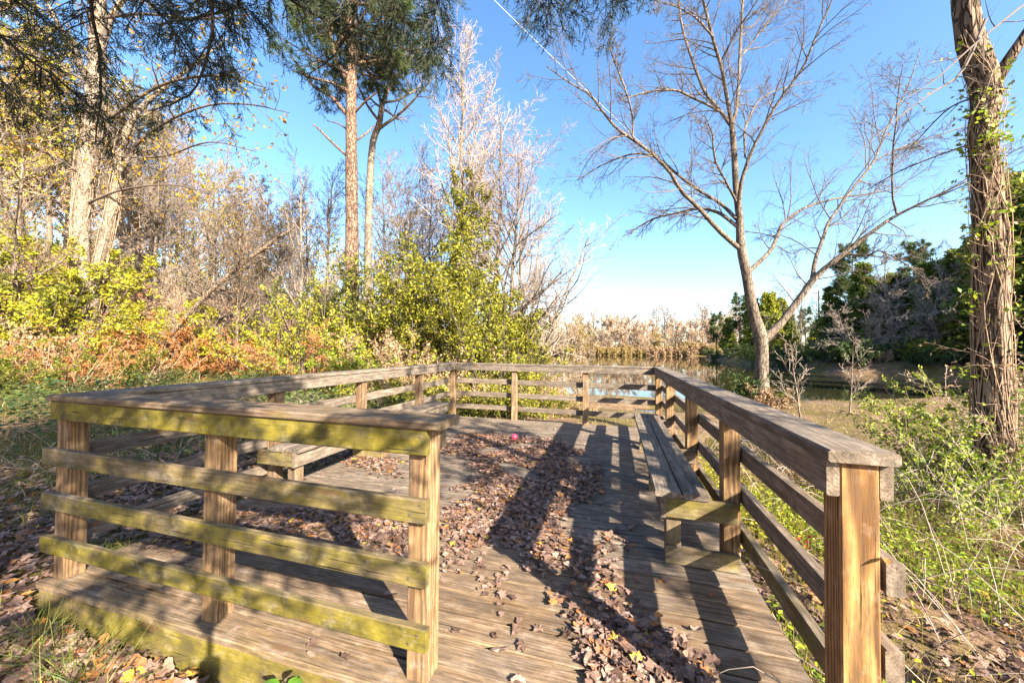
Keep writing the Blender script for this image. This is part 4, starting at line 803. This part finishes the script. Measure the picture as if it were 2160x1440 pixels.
# crown above and around the trunk
up_ = grow(tp[None], tr_[None], 110, (.24, .36), (55, 95), 9, .04, .08, .34, 1., .4, .04, .25, .5)
aim = up_[0][:, -1]-np.array([0, 0, EYE]); fwd = aim@np.array([-math.sin(YAW), math.cos(YAW), 0]); keep = (fwd < .6) & (up_[0][:, -1, 2] > 2.9) & (fwd < .4)
up_ = (up_[0][keep], up_[1][keep])
a2, b2, c2_ = cedar_sprays(*up_, 12, 6, 3, (.4, .9), (.2, .4), (.10, .18), .2)
put('branchlets', [tubes(a[0], a[1], 4), tubes(b[0], np.maximum(b[1], .0012), 3), tubes(up_[0], up_[1], 5), tubes(a2[0], a2[1], 3)], TWIG_DARK, ct)
put('sprays', [tubes(b[0], np.maximum(b[1], .0016), 3), tubes(c[0], np.maximum(c[1], .0026), 3), tubes(b2[0], np.maximum(b2[1], .008), 3), tubes(c2_[0], np.maximum(c2_[1], .012), 3)], CEDAR, ct)
o = conifer(10.5, .16, 2.5, CEDAR, 60, 20, (.12, .26), .42, .02, sub=7)
own(o, 'cedar_tree', 'cedar standing to the right behind the camera, outside the picture', 'tree', (6.9, -1.1, gz(6.9, -1.1)))

# ------------------------------------------------------------------ right side: bushes, saplings, vine brush
own(leafy('t', 1.9, 20, .75, LEAF_BRIGHT, 5, (.03, .06), (8, 6), TWIG_TAN, .010, .02, .25, .35, .1, (.25, .45), .02), 'privet_bush', 'bright green small leaved bush left of the vine covered trunk', 'bush', ground_at(1990, 5.0))
own(leafy('t', 2.3, 18, .6, LEAF_BRIGHT, 5, (.03, .06), (8, 6), TWIG_TAN, .010, .02, .25, .35, .1, (.25, .45), .02), 'privet_bush', 'bright green bush at the right edge behind the vine covered trunk', 'bush', ground_at(2150, 5.4))
own(leafy('t', 1.5, 24, .8, LEAF_BRIGHT, 4, (.03, .055), (8, 5), TWIG_PALE, .008, .0, .3, .35, .1, (.25, .45), .02), 'bramble_bush', 'pale stalky bramble at the foot of the vine covered trunk', 'bush', ground_at(2060, 4.2))
own(leafy('t', 2.6, 18, .5, LEAF_TAN, 3, (.03, .06), (9, 6), TWIG_PALE, .010, .02, .3, .35, .12, (.25, .45), .02), 'dry_vine_bush', 'tangle of dry vines at the right edge beside the trunk', 'bush', ground_at(2215, 4.9))
own(leafy('t', 1.5, 16, .6, LEAF_DARK, 6, (.05, .09), (8, 5), TWIG_DARK, .012, .02, .25, .35, .1, (.25, .45), .03), 'dark_bush', 'dark glossy bush at the left foot of the bare tree', 'bush', ground_at(1570, 15.0))
own(leafy('t', 1.1, 26, .8, LEAF_TAN, 5, (.05, .09), (8, 5), TWIG_TAN, .008, .0, .25, .35, .1, (.25, .45), .03), 'dry_bush', 'tan dry leaved bush at the right foot of the bare tree', 'bush', ground_at(1622, 14.4))
own(leafy('t', .8, 22, .8, LEAF_BRIGHT, 5, (.05, .08), (7, 5), TWIG_TAN, .008, .0, .2, .35, .1, (.25, .45), .03), 'green_bush', 'small bright green bush left of the bare tree foot', 'bush', ground_at(1540, 14.6))
own(bare_tree(2.7, .03, (12, 6, 4), (-.12, 0), BARK_PALE, TWIG_PALE, (30, 60), (.3, .55), .004, .25, .08), 'bare_sapling', 'small pale bare sapling right of the forked bare tree', 'tree', ground_at(1690, 11))
own(bare_tree(2.5, .028, (12, 6, 4), (.05, 0), BARK_PALE, TWIG_PALE, (30, 60), (.3, .55), .004, .25, .08), 'bare_sapling', 'small pale bare sapling in front of the cove', 'tree', ground_at(1790, 12.5))
fbr = trace([(1530, 880, 9), (1590, 866, 8), (1640, 845, 8), (1690, 838, 6, .1), (1745, 832, 5, .3), (1800, 826, 3, .5)], 7.0, 16); fbr[0][:, 2] = [gz(p[0], p[1])+.22+.1*math.sin(i*.7) for i, p in enumerate(fbr[0])]
t = thing('fallen_branch', 'pale fallen branch lying in the grass right of the railing', 'branch', tuple(fbr[0][0])); a = grow(fbr[0][None], fbr[1][None], 12, (.15, .4), (30, 65), 6, .06, .12, .2); b = grow(*a, 4, (.3, .5))
put('stem', [tubes(fbr[0][None], fbr[1][None], 7), tubes(a[0], np.maximum(a[1], .004), 4), tubes(b[0], np.maximum(b[1], .003), 3)], BARK_PALE, t)

# ------------------------------------------------------------------ ground cover (beyond counting)
def land(n, x0, x1, y0, y1, dens=None, clear=True):
    x = rng.uniform(x0, x1, n); y = rng.uniform(y0, y1, n); z = ground_z(x, y); k = (z > POND_Z+.04)
    if clear: k &= ~((x > U0-.03) & (x < U1+.03) & (y > V0-.03) & (y < V1+.03))
    if dens is not None: k &= rng.random(n) < dens(x, y)
    return np.stack([x, y, z], -1)[k]
def clump(x, y, f=.9, s=0, lo=.35, hi=.75): return sstep(lo, hi, .5+.5*hnoise(x, y, f, s))
def blades(p, L, w, lean=.5, bend=.35):
    d = rng.normal(size=p.shape)*lean+np.array([0, 0, 1.]); return strips(p-np.array([0, 0, .02]), d, rng.uniform(*L, len(p)), rng.uniform(w[0], w[1], len(p)), 4, bend)
# dry meadow grass between the deck and the pond, and to the right
p = land(60000, -6, 24, 7.6, 26, lambda x, y: .25+.75*clump(x, y, .7, 1)); put('dry_grass', [blades(p, (.05, .17), (.006, .014))], STRAW); tag(bpy.data.objects['dry_grass'], 'dry golden grass between the deck and the pond', kind='stuff')
p = land(85000, 1.0, 9, .2, 9, lambda x, y: .15+.85*clump(x, y, 1.1, 3)*sstep(9.5, 3, np.hypot(x-1, y-3))); put('tangled_dry_grass', [blades(p, (.12, .50), (.003, .007), 1.3, .7)], STRAW); tag(bpy.data.objects['tangled_dry_grass'], 'tangled dry grass and stalks on the ground right of the deck', kind='stuff')
p = land(30000, 1.0, 10, .2, 10, lambda x, y: clump(x, y, 1.3, 6, .4, .7)); put('green_grass', [blades(p, (.08, .28), (.004, .009), .8, .5)], GRASS); tag(bpy.data.objects['green_grass'], 'green grass tufts right of the deck', kind='stuff')
def creepers(n, x0, x1, y0, y1, h, size, mat, name, label, dens):
    p = land(n, x0, x1, y0, y1, dens); q = p+np.stack([0*p[:, 0], 0*p[:, 0], rng.uniform(.02, h, len(p))], -1)
    put(name, [leafquads(q, rng.uniform(*size, len(q)), nrm(rng.normal(size=q.shape)*np.array([1, 1, .35])), nrm(rng.normal(size=q.shape)*.45+np.array([0, 0, 1])), .6, .12), (tubes(np.stack([p-np.array([0, 0, .02]), (p+q)/2+rng.normal(size=p.shape)*.01, q], 1)[::2], np.full((len(p[::2]), 3), .0014), 3))], mat)
    tag(bpy.data.objects[name], label, kind='stuff')
creepers(40000, .95, 5.5, .6, 7.5, .25, (.02, .05), LEAF_BRIGHT, 'green_creeper', 'bright green creeping leaves on the ground right of the railing', lambda x, y: clump(x, y, 1.7, 2, .45, .75)*.9)
creepers(20000, .95, 4.5, 2.2, 8.5, .35, (.02, .05), LEAF_YG, 'yellow_creeper', 'yellow green creeper along the outside of the right railing', lambda x, y: clump(x, y, 1.5, 9, .4, .7)*sstep(2.6, 1.0, x))
LEAF_WEED = leaf_mat('weed_leaves', (.035, .08, .03), (.06, .115, .035), (.13, .16, .04), (.09, .11, .03))
creepers(42000, -22, -4.0, 3.0, 22, .65, (.06, .13), LEAF_WEED, 'ground_ivy', 'green leafy undergrowth left of the deck', lambda x, y: clump(x, y, .8, 5, .25, .6)*sstep(2.2, 6., y-.10*x))
p = land(26000, -20, -3.7, .5, 20, lambda x, y: (.2+.8*clump(x, y, .9, 8))*(.12+.88*sstep(2.5, 5., y-.3*(x+4)))); put('brown_stalks', [blades(p, (.10, .45), (.004, .009), .7, .4)], STRAW); tag(bpy.data.objects['brown_stalks'], 'thin dry stalks and grass left of the deck', kind='stuff')
p = land(16000, -9, -2.6, .3, 6, lambda x, y: clump(x, y, 1.6, 4, .45, .75)); put('grass_tufts', [blades(p, (.10, .34), (.004, .009), .8, .6)], GRASS); tag(bpy.data.objects['grass_tufts'], 'green grass tufts in the leaf litter left of the deck', kind='stuff')
# clump of long grass at the front left corner
gp = np.concatenate([rng.normal(size=(150, 3))*np.array([.14, .07, 0])+np.array(c)+np.array([0, 0, 0]) for c in ((-2.75, 1.22, 0), (-2.45, 1.16, 0), (-3.62, 1.75, 0), (-3.75, 1.95, 0), (-3.1, 1.25, 0))]); gp[:, 2] = ground_z(gp[:, 0], gp[:, 1])
put('long_grass', [blades(gp, (.16, .42), (.003, .006), 1.0, .7)], GRASS); tag(bpy.data.objects['long_grass'], 'clump of long grass at the front left corner of the deck', kind='stuff')

# arching dry canes
p = land(420, 1.05, 7, .4, 8); az = rng.uniform(0, 6.28, len(p)); L = rng.uniform(.4, 1.3, len(p)); t = np.linspace(0, 1, 8)
cn = p[:, None]+np.stack([np.cos(az)[:, None]*L[:, None]*t, np.sin(az)[:, None]*L[:, None]*t, (L[:, None]*rng.uniform(.15, .75, (len(p), 1)))*(np.sin(t*rng.uniform(1.6, 3., (len(p), 1))))], -1)+np.cumsum(rng.normal(size=(len(p), 8, 3))*.012, 1)
put('dry_canes', [tubes(cn, rng.uniform(.0018, .0042, (len(p), 1))*np.linspace(1, .5, 8)[None], 4)], TWIG_PALE); tag(bpy.data.objects['dry_canes'], 'tangle of arching dry canes right of the deck', kind='stuff')
p = land(350, -9, -4.2, 2.8, 9); az = rng.uniform(0, 6.28, len(p)); L = rng.uniform(.3, .9, len(p))
cn = p[:, None]+np.stack([np.cos(az)[:, None]*L[:, None]*t, np.sin(az)[:, None]*L[:, None]*t, (L[:, None]*rng.uniform(.2, .9, (len(p), 1)))*(np.sin(t*rng.uniform(1.2, 2.8, (len(p), 1))))], -1)+np.cumsum(rng.normal(size=(len(p), 8, 3))*.01, 1)
put('fine_dry_stems', [tubes(cn, rng.uniform(.0015, .0035, (len(p), 1))*np.linspace(1, .5, 8)[None], 4)], TWIG_PALE); tag(bpy.data.objects['fine_dry_stems'], 'thin dry stems standing in the litter left of the deck', kind='stuff')

# ------------------------------------------------------------------ fallen leaves
def leaf_shape(kind):
    if kind == 'maple':
        pol = [(-90, .25), (-40, .48), (-22, .85), (8, .60), (42, 1.0), (64, .62), (90, 1.1)]
        pol = pol+[(180-a, r) for a, r in pol[-2:0:-1]]
        o = np.array([(r*math.cos(math.radians(a)), r*math.sin(math.radians(a))) for a, r in pol])*.55
    else:
        t = np.linspace(-math.pi, math.pi, 11)[:-1]; o = np.stack([.28*np.sin(t)*(1+.12*np.cos(5*t)), .55*np.cos(t)], -1)
    o = o*rng.uniform(.85, 1.15, (len(o), 1)); V = np.vstack([[[0, 0]], o]); z = R(-.5, .6)*V[:, 0]**2+R(-.5, .6)*V[:, 1]**2+R(-.5, .5)*V[:, 0]*V[:, 1]+rng.normal(size=len(V))*.03
    z[1:] += rng.uniform(-.04, .10, len(o)); V = np.column_stack([V, z-z.min()]); m = len(o)
    return V, np.array([[0, 1+k, 1+(k+1) % m] for k in range(m)])
LSH = [leaf_shape('maple') for _ in range(14)]+[leaf_shape('oval') for _ in range(4)]
def dead_leaf_mat():
    m, nt, b = newmat('fallen_leaves'); n = N(nt); g_ = n.new('NewGeometry'); oi = n.new('ObjectInfo')
    f = n.math('FRACT', n.math('ADD', g_.outputs['Random Per Island'], n.math('MULTIPLY', oi.outputs['Random'], 1.)))
    col = n.ramp(f, (.0, (.07, .042, .032)), (.22, (.135, .085, .068)), (.48, (.215, .14, .115)), (.74, (.32, .225, .19)), (.88, (.20, .10, .06)), (.965, (.36, .15, .045)), (.992, (.45, .30, .05)))
    col = n.mix(n.step(n.noise(n.new('TexCoord').outputs['Object'], 40., 3), .3, .7), n.mix(.35, col, (.05, .03, .02)), col)
    n.set(b.inputs['Base Color'], col); b.inputs['Roughness'].default_value = .7; b.inputs['Specular IOR Level'].default_value = .25
    t = n.new('BsdfTranslucent'); n.set(t.inputs[0], col); mx = n.new('MixShader'); mx.inputs[0].default_value = .15
    nt.links.new(b.outputs[0], mx.inputs[1]); nt.links.new(t.outputs[0], mx.inputs[2]); nt.links.new(mx.outputs[0], nt.nodes['Material Output'].inputs[0]); return m
DEADLEAF = dead_leaf_mat()
def rotm(n, tilt):
    a = rng.uniform(0, 6.283, n); tx = rng.normal(size=n)*tilt; ty = rng.normal(size=n)*tilt
    ca, sa = np.cos(a), np.sin(a); cx, sx_ = np.cos(tx), np.sin(tx); cy, sy_ = np.cos(ty), np.sin(ty); o = np.zeros(n); l = np.ones(n)
    Rz = np.stack([ca, -sa, o, sa, ca, o, o, o, l], -1).reshape(n, 3, 3); Rx = np.stack([l, o, o, o, cx, -sx_, o, sx_, cx], -1).reshape(n, 3, 3); Ry = np.stack([cy, o, sy_, o, l, o, -sy_, o, cy], -1).reshape(n, 3, 3)
    return Rx@Ry@Rz
def litter(name, p, size, tilt, label):
    parts = []; which = rng.integers(0, len(LSH), len(p)); M = rotm(len(p), tilt); s_ = rng.uniform(size[0], size[1], len(p))
    for k, (V, F_) in enumerate(LSH):
        m = which == k
        if not m.any(): continue
        W = np.einsum('nij,vj->nvi', M[m], V)*s_[m][:, None, None]; lowz = W[..., 2].min(1); W[..., 2] -= (lowz*.8)[:, None]; W = W+p[m][:, None]
        parts.append((W.reshape(-1, 3), (F_[None]+(np.arange(m.sum())*len(V))[:, None, None]).reshape(-1, 3)))
    o = put(name, parts, DEADLEAF); tag(o, label, kind='stuff'); return o
def in_poly(x, y, poly):
    ins = np.zeros(x.shape, bool); n_ = len(poly)
    for i in range(n_):
        a_, b_ = poly[i], poly[(i+1) % n_]
        ins ^= ((a_[1] > y) != (b_[1] > y)) & (x < (b_[0]-a_[0])*(y-a_[1])/(b_[1]-a_[1]+1e-12)+a_[0])
    return ins
# drifts seen on the boards, outlined in the photograph and laid on the deck
DR = [(1.0, [(935, 925), (1000, 915), (1090, 920), (1165, 930), (1210, 945), (1260, 985), (1262, 1010), (1240, 1050), (1200, 1060), (1160, 1075), (1115, 1062), (1100, 1035), (1060, 1005), (1005, 990), (1010, 965), (935, 955)]),
      (.95, [(1005, 1010), (1060, 1005), (1110, 1040), (1180, 1070), (1160, 1130), (1120, 1150), (1060, 1150), (1010, 1140), (960, 1100), (935, 1060), (980, 1030)]),
      (.8, [(935, 1070), (1010, 1110), (1020, 1150), (960, 1160), (935, 1165)]), (.95, [(1100, 1110), (1180, 1090), (1215, 1110), (1225, 1170), (1180, 1215), (1130, 1190), (1100, 1150)]),
      (.75, [(1220, 1170), (1270, 1150), (1300, 1240), (1330, 1300), (1290, 1300), (1240, 1240)]), (.85, [(1170, 1230), (1250, 1290), (1330, 1310), (1420, 1350), (1500, 1440), (1290, 1440), (1240, 1360), (1200, 1290)]),
      (.9, [(1290, 1340), (1400, 1350), (1490, 1440), (1230, 1440), (1235, 1380)]), (.5, [(1250, 1110), (1320, 1100), (1330, 1150), (1270, 1160)]),
      (.9, [(560, 1085), (700, 1075), (860, 1080), (862, 1170), (760, 1150), (620, 1110)]), (.45, [(760, 960), (850, 975), (862, 1010), (800, 1005)]), (.35, [(935, 1160), (1050, 1200), (1060, 1290), (940, 1260)]),
      (.55, [(200, 1130), (420, 1080), (560, 1080), (600, 1120), (430, 1160)]), (.5, [(700, 930), (800, 945), (830, 990), (740, 985)])]
px_ = []
for w_, poly in DR:
    q = np.array([onz(a_, b_, 0)[:2] for a_, b_ in poly]); lo_, hi_ = q.min(0), q.max(0); n_ = int(np.prod(hi_-lo_)*2600*w_)
    x = rng.uniform(lo_[0]-.06, hi_[0]+.06, n_); y = rng.uniform(lo_[1]-.06, hi_[1]+.06, n_); k = in_poly(x+rng.normal(size=n_)*.07, y+rng.normal(size=n_)*.09, q) & (clump(x, y, 5., w_*9, .05, .45) > rng.random(n_)*.8)
    px_.append(np.column_stack([x[k], y[k], rng.uniform(.002, .008+.020*w_, k.sum())]))
n_ = 420; px_.append(np.column_stack([rng.uniform(U0+.1, U1-.3, n_), rng.uniform(V0+.05, V1-.6, n_), np.full(n_, .003)]))
LP = np.concatenate(px_); LP = LP[(LP[:, 0] > U0+.05) & (LP[:, 0] < U1-.04) & (LP[:, 1] > V0+.02) & (LP[:, 1] < V1-.1)]
dist = np.hypot(LP[:, 0], LP[:, 1]); order = np.argsort(dist); cand = order
vis = [i for i in order if LP[i, 0] > -.72 and abs(math.degrees(math.atan2(LP[i, 0]*math.cos(YAW)+LP[i, 1]*math.sin(YAW), -LP[i, 0]*math.sin(YAW)+LP[i, 1]*math.cos(YAW)))) < 50][:290]
solo = np.zeros(len(LP), bool); solo[vis] = True
litter('leaf_drift', LP[~solo], (.032, .070), .15, 'drifts of dry brown maple leaves covering the deck boards')
LM = []
for k, (V, F_) in enumerate(LSH):
    me = bpy.data.meshes.new('fallen_leaf'); me.from_pydata([tuple(v) for v in V], [], [tuple(int(q) for q in f) for f in F_]); me.materials.append(DEADLEAF); LM.append(me)
Mr = rotm(len(vis), .16)
for j, i in enumerate(vis):
    k = random.randrange(len(LM)); s_ = R(.045, .085); o = bpy.data.objects.new('fallen_leaf', LM[k]); C.objects.link(o)
    M = Matrix([list(r_) for r_ in Mr[j]]).to_4x4(); lowz = (LSH[k][0]@Mr[j].T)[:, 2].min()*s_*.8
    o.matrix_basis = Matrix.Translation((LP[i, 0], LP[i, 1], LP[i, 2]-lowz)) @ M @ Matrix.Scale(s_, 4)
    tag(o, 'dry brown curled leaf lying on the near deck boards', 'leaf', 'fallen leaves on the near deck boards')
p = land(30000, -9, -2.2, -.2, 7.5, lambda x, y: (.35+.65*clump(x, y, 1.2, 3, .2, .5))*sstep(-9.5, -4, x)); p2 = land(4500, -3.6, .6, .5, 1.42); p2[:, 2] += rng.uniform(0, .03, len(p2))
p[:, 2] += rng.uniform(0, .03, len(p)); litter('leaf_litter', np.concatenate([p, p2]), (.045, .10), .24, 'dry fallen leaves covering the ground in front and left of the deck')
p = land(22000, .9, 7, .3, 9, lambda x, y: .3+.7*clump(x, y, 1.4, 7, .3, .6)); p[:, 2] += rng.uniform(0, .04, len(p)); litter('leaf_scatter', p, (.04, .09), .35, 'dry fallen leaves among the weeds right of the deck')

# ------------------------------------------------------------------ more trees on the bank, thin yellow leaved crowns
bk = [bare_tree(14, .15, (30, 11, 8), (0, 0), BARK_PALE, TWIG_MID, (25, 58), (.25, .45), .011, .2, .08, LEAF_YELLOW, .30, (.12, .2)), bare_tree(13, .14, (30, 11, 8), (0, 0), BARK_GREY, TWIG_TAN, (28, 60), (.25, .45), .011, .2, .06, LEAF_YG, .45, (.12, .2)), bare_tree(13, .13, (30, 11, 9), (0, 0), BARK_GREY, TWIG_MID, (28, 60), (.28, .5), .011, .15, .06)]
sp_ = [(i, ground_at(px, d), R(0, 6), sc) for px, d, i, sc in ((-60, 18, 1, 1.0), (40, 24, 0, 1.0), (90, 20, 1, 1.0), (130, 28, 0, 1.1), (290, 25, 1, .95), (340, 29, 0, .9), (395, 26, 2, .9), (440, 32, 1, .85), (480, 27, 2, .8), (545, 34, 0, .8), (585, 30, 2, .75), (655, 30, 1, .7), (700, 33, 2, .8), (790, 26, 2, .75), (840, 24, 1, .75), (880, 28, 2, .8), (925, 24, 2, .85), (1000, 24, 2, .8), (-20, 30, 0, 1.), (215, 31, 1, 1.0), (260, 22, 0, .8), (315, 36, 1, .9), (370, 34, 0, .9), (420, 24, 1, .7), (515, 26, 1, .75), (610, 38, 1, .9), (565, 24, 0, .7), (330, 22, 2, .85), (455, 21, 2, .85), (505, 22, 0, .8), (590, 21, 2, .75), (640, 22, 2, .8), (690, 20, 2, .8), (275, 27, 2, 1.0), (805, 20, 2, .85), (860, 19, 2, .8), (905, 21, 2, .85), (160, 22, 1, .9), (10, 20, 1, .9))]
scatter(bk, sp_, lambda k, i: f'{("yellow leaved", "green leaved", "leafless")[i]} slender tree in the left wood, {nth(k)} from the left', 'tree', 'slender trees of the left wood', 'slender_tree')

# ------------------------------------------------------------------ small things
b_ = np.array([onz(1085, 928, 0)]).ravel(); BALL = plain('red_rubber', (.55, .03, .09), .45, 0, .15, 20.); BALLW = plain('white_band', (.75, .7, .68), .5)
ball = thing('ball', 'small red ball at the far edge of the leaf drift on the deck', 'ball', (b_[0], b_[1], .0))
def sphere_patch(r, t0, t1, n=16, m=24):
    th = np.linspace(t0, t1, n); ph = np.linspace(0, 2*np.pi, m, endpoint=False); V = np.stack([np.outer(np.sin(th), np.cos(ph)), np.outer(np.sin(th), np.sin(ph)), np.outer(np.cos(th), np.ones(m))], -1)*r
    i = np.arange(n*m).reshape(n, m); nx = np.roll(i, -1, 1); return V.reshape(-1, 3), np.stack([i[:-1], i[1:], nx[1:], nx[:-1]], -1).reshape(-1, 4)
for nm_, a_, c_, mt in (('shell', 0, 1.35, BALL), ('band', 1.35, 1.79, BALLW), ('shell', 1.79, math.pi, BALL)):
    V, q = sphere_patch(.052, a_, c_); Rm = np.array(Matrix.Rotation(1.15, 3, 'X') @ Matrix.Rotation(.5, 3, 'Y')); o = mesh(nm_, V@Rm.T+np.array([0, 0, .052]), [q], mt, ball, True)
# tripod and camera that took the picture: only their shadow shows, on the front rim of the deck
BLK = plain('black_metal', (.02, .02, .02), .4, .3); tz0 = gz(0, -.1)
tp_ = thing('camera_tripod', 'black camera tripod standing just behind the viewpoint', 'tripod', (0, -.12, tz0))
fw = np.array([-math.sin(YAW), math.cos(YAW), 0]); c0 = -fw*.10
put('camera_body', [tubes((np.array([c0-fw*.036, c0-fw*.035, c0+fw*.03, c0+fw*.031])+np.array([0, 0, EYE]))[None], np.array([[.0, .075, .075, .0]]), 4), tubes((np.array([c0-fw*.041, c0-fw*.04, c0+fw*.025, c0+fw*.026])+np.array([0, 0, EYE+.05]))[None], np.array([[.0, .03, .03, .0]]), 4)], BLK, tp_)
put('lens', [tubes((np.array([c0+fw*.03, c0+fw*.075, c0+fw*.076])+np.array([0, 0, EYE]))[None], np.array([[.04, .043, .0]]), 14)], BLK, tp_)
put('column', [tubes(np.array([[c0+[0, 0, EYE-.06], c0+[0, 0, EYE-.5]]]), np.array([[.016, .016]]), 8), tubes(np.array([[c0+[0, 0, EYE-.22], c0+[0, 0, EYE-.30]]]), np.array([[.05, .05]]), 10)], BLK, tp_)
for k in range(3):
    a_ = YAW+.4+k*2.094; f_ = c0+np.array([math.sin(a_), -math.cos(a_), 0])*.48; f_[2] = gz(f_[0], f_[1]); put('leg', [tubes(np.array([[c0+[0, 0, EYE-.25], f_]]), np.array([[.019, .012]]), 8)], BLK, tp_)
for o in tp_.children:
    if 'kind' in o: del o['kind']
# glossy seedling in front of the rim joist, and a red leaved sprig by the right railing
def big_leaves(p, ax, L, w, mat, parent, name='leaf'):
    for q, d in zip(p, ax):
        d = nrm(d); s_ = nrm(np.cross(d, [0, 0, 1.]+rng.normal(size=3)*.3)); u_ = np.cross(s_, d); l = L*R(.75, 1.2); V = []
        for f in (0, .25, .55, .8, 1.): ww = w*l*math.sin(math.pi*min(f*.93+.05, 1))*.5; c = q+d*l*f-np.array([0, 0, .25*l*f*f]); V += [c-s_*ww+u_*ww*.35, c, c+s_*ww+u_*ww*.35]
        F_ = [[3*k+j, 3*k+j+1, 3*k+j+4, 3*k+j+3] for k in range(4) for j in (0, 1)]; put(name, [(np.array(V), np.array(F_))], mat, parent, True).__delitem__('kind')
GLOSS = leaf_mat('glossy_green_leaves', (.06, .16, .02), (.10, .22, .025), transl=.25, rough=.3, spec=.5)
sx0 = np.array([-1.40, 1.345, 0.]); sx0[2] = gz(sx0[0], sx0[1]); sd = thing('seedling', 'glossy green seedling growing in front of the deck rim', 'plant', tuple(sx0))
st_ = np.array([catmull([sx0, sx0+[R(-.03, .03), 0, .10], sx0+[a_, b2_, h_]], 8) for a_, b2_, h_ in ((-.07, .0, .20), (.02, -.03, .26), (.08, .02, .18))]); put('stem', [tubes(st_, np.full((3, 8), .0025), 5)], TWIG_TAN, sd)
pl = np.concatenate([st_[:, 7], st_[:, 6], st_[:, 5], st_[:, 4], st_[:, 7]]); big_leaves(pl, rng.normal(size=pl.shape)*np.array([1, 1, .35])+np.array([0, -.2, .45]), .085, .5, GLOSS, sd)
REDL = leaf_mat('red_leaves', (.50, .02, .03), (.42, .03, .02), transl=.4)
q0 = onz(1700, 1170, -.35); q0[2] = gz(q0[0], q0[1]); rs_ = thing('red_sprig', 'sprig of bright red leaves below the right railing', 'plant', tuple(q0))
st_ = np.array([catmull([q0, q0+[.02, 0, .12], q0+[a_, .02, .24]], 6) for a_ in (-.05, .03)]); put('stem', [tubes(st_, np.full((2, 6), .002), 4)], TWIG_TAN, rs_); pl = np.concatenate([st_[:, 5], st_[:, 4], st_[:, 3], st_[:, 5], st_[:, 4]]); big_leaves(pl, rng.normal(size=pl.shape), .05, .45, REDL, rs_)
# rust leaf caught between the near post and the rail
lv = thing('stuck_leaf', 'rust brown leaf caught between the near right post and its rail', 'leaf', (.835, 1.468, .83)); big_leaves(np.array([[.835, 1.468, .838]]), np.array([[-.5, -.85, .2]]), .04, .6, LEAF_RUST, lv, 'blade')
# utility pole beyond the cove and the wire that runs from it over the viewpoint
pb_ = ground_at(1728, 72); up0 = thing('utility_pole', 'thin wooden utility pole standing among the trees across the cove', 'pole', pb_)
ptop = at(1728, 612, 72); ptop[0], ptop[1] = pb_[0], pb_[1]
put('shaft', [tubes(np.array([[pb_, ptop]]), np.array([[.17, .12]]), 10)], BARK_BROWN, up0, True).__delitem__('kind')
put('crossarm', [tubes(np.array([[ptop+[-1.0, .3, -.5], ptop+[1.0, -.3, -.5]]]), np.array([[.07, .07]]), 4)], BARK_BROWN, up0).__delitem__('kind')
e_ = at(960, -80, 9.); tt = np.linspace(0, 1, 60)[:, None]; wire = e_*(1-tt)+(ptop+[-.8, .24, -.4])*tt; wire[:, 2] -= 3.0*(4*tt*(1-tt))[:, 0]*.35
ww = put('overhead_wire', [tubes(wire[None], np.full((1, 60), .006), 5)], plain('pale_cable', (.55, .55, .56), .5)); tag(ww, 'thin pale overhead wire crossing the sky from top centre towards the bare tree', 'wire'); del ww['kind']
# screw heads on the near timbers
SCR = plain('screw_steel', (.16, .14, .12), .5, .7)
sm = bpy.data.meshes.new('screw'); th_ = np.linspace(0, 2*np.pi, 8, endpoint=False)
sm.from_pydata([(.0065*math.cos(a_), -.0012, .0065*math.sin(a_)) for a_ in th_]+[(.0065*math.cos(a_), .004, .0065*math.sin(a_)) for a_ in th_], [], [list(range(8))]+[[k, (k+1) % 8, (k+1) % 8+8, k+8] for k in range(8)]); sm.materials.append(SCR)
nails = [o for o in fr.children if o.name.startswith(('rail', 'fascia'))]
for bd in nails:
    W = Matrix.Translation(fr.location) @ bd.matrix_basis
    if W.translation.y > 1.55: continue
    hh = max(v.co.z for v in bd.data.vertices)
    for x in (-3.446, -2.138, -.861):
        for dx, f in ((-.022, -.45), (.024, .45)):
            o = link('screw', sm, bd); o.matrix_basis = W.inverted() @ Matrix.Translation((x+dx+R(-.006, .006), 1.4603, W.translation.z+hh*f+R(-.006, .006)))
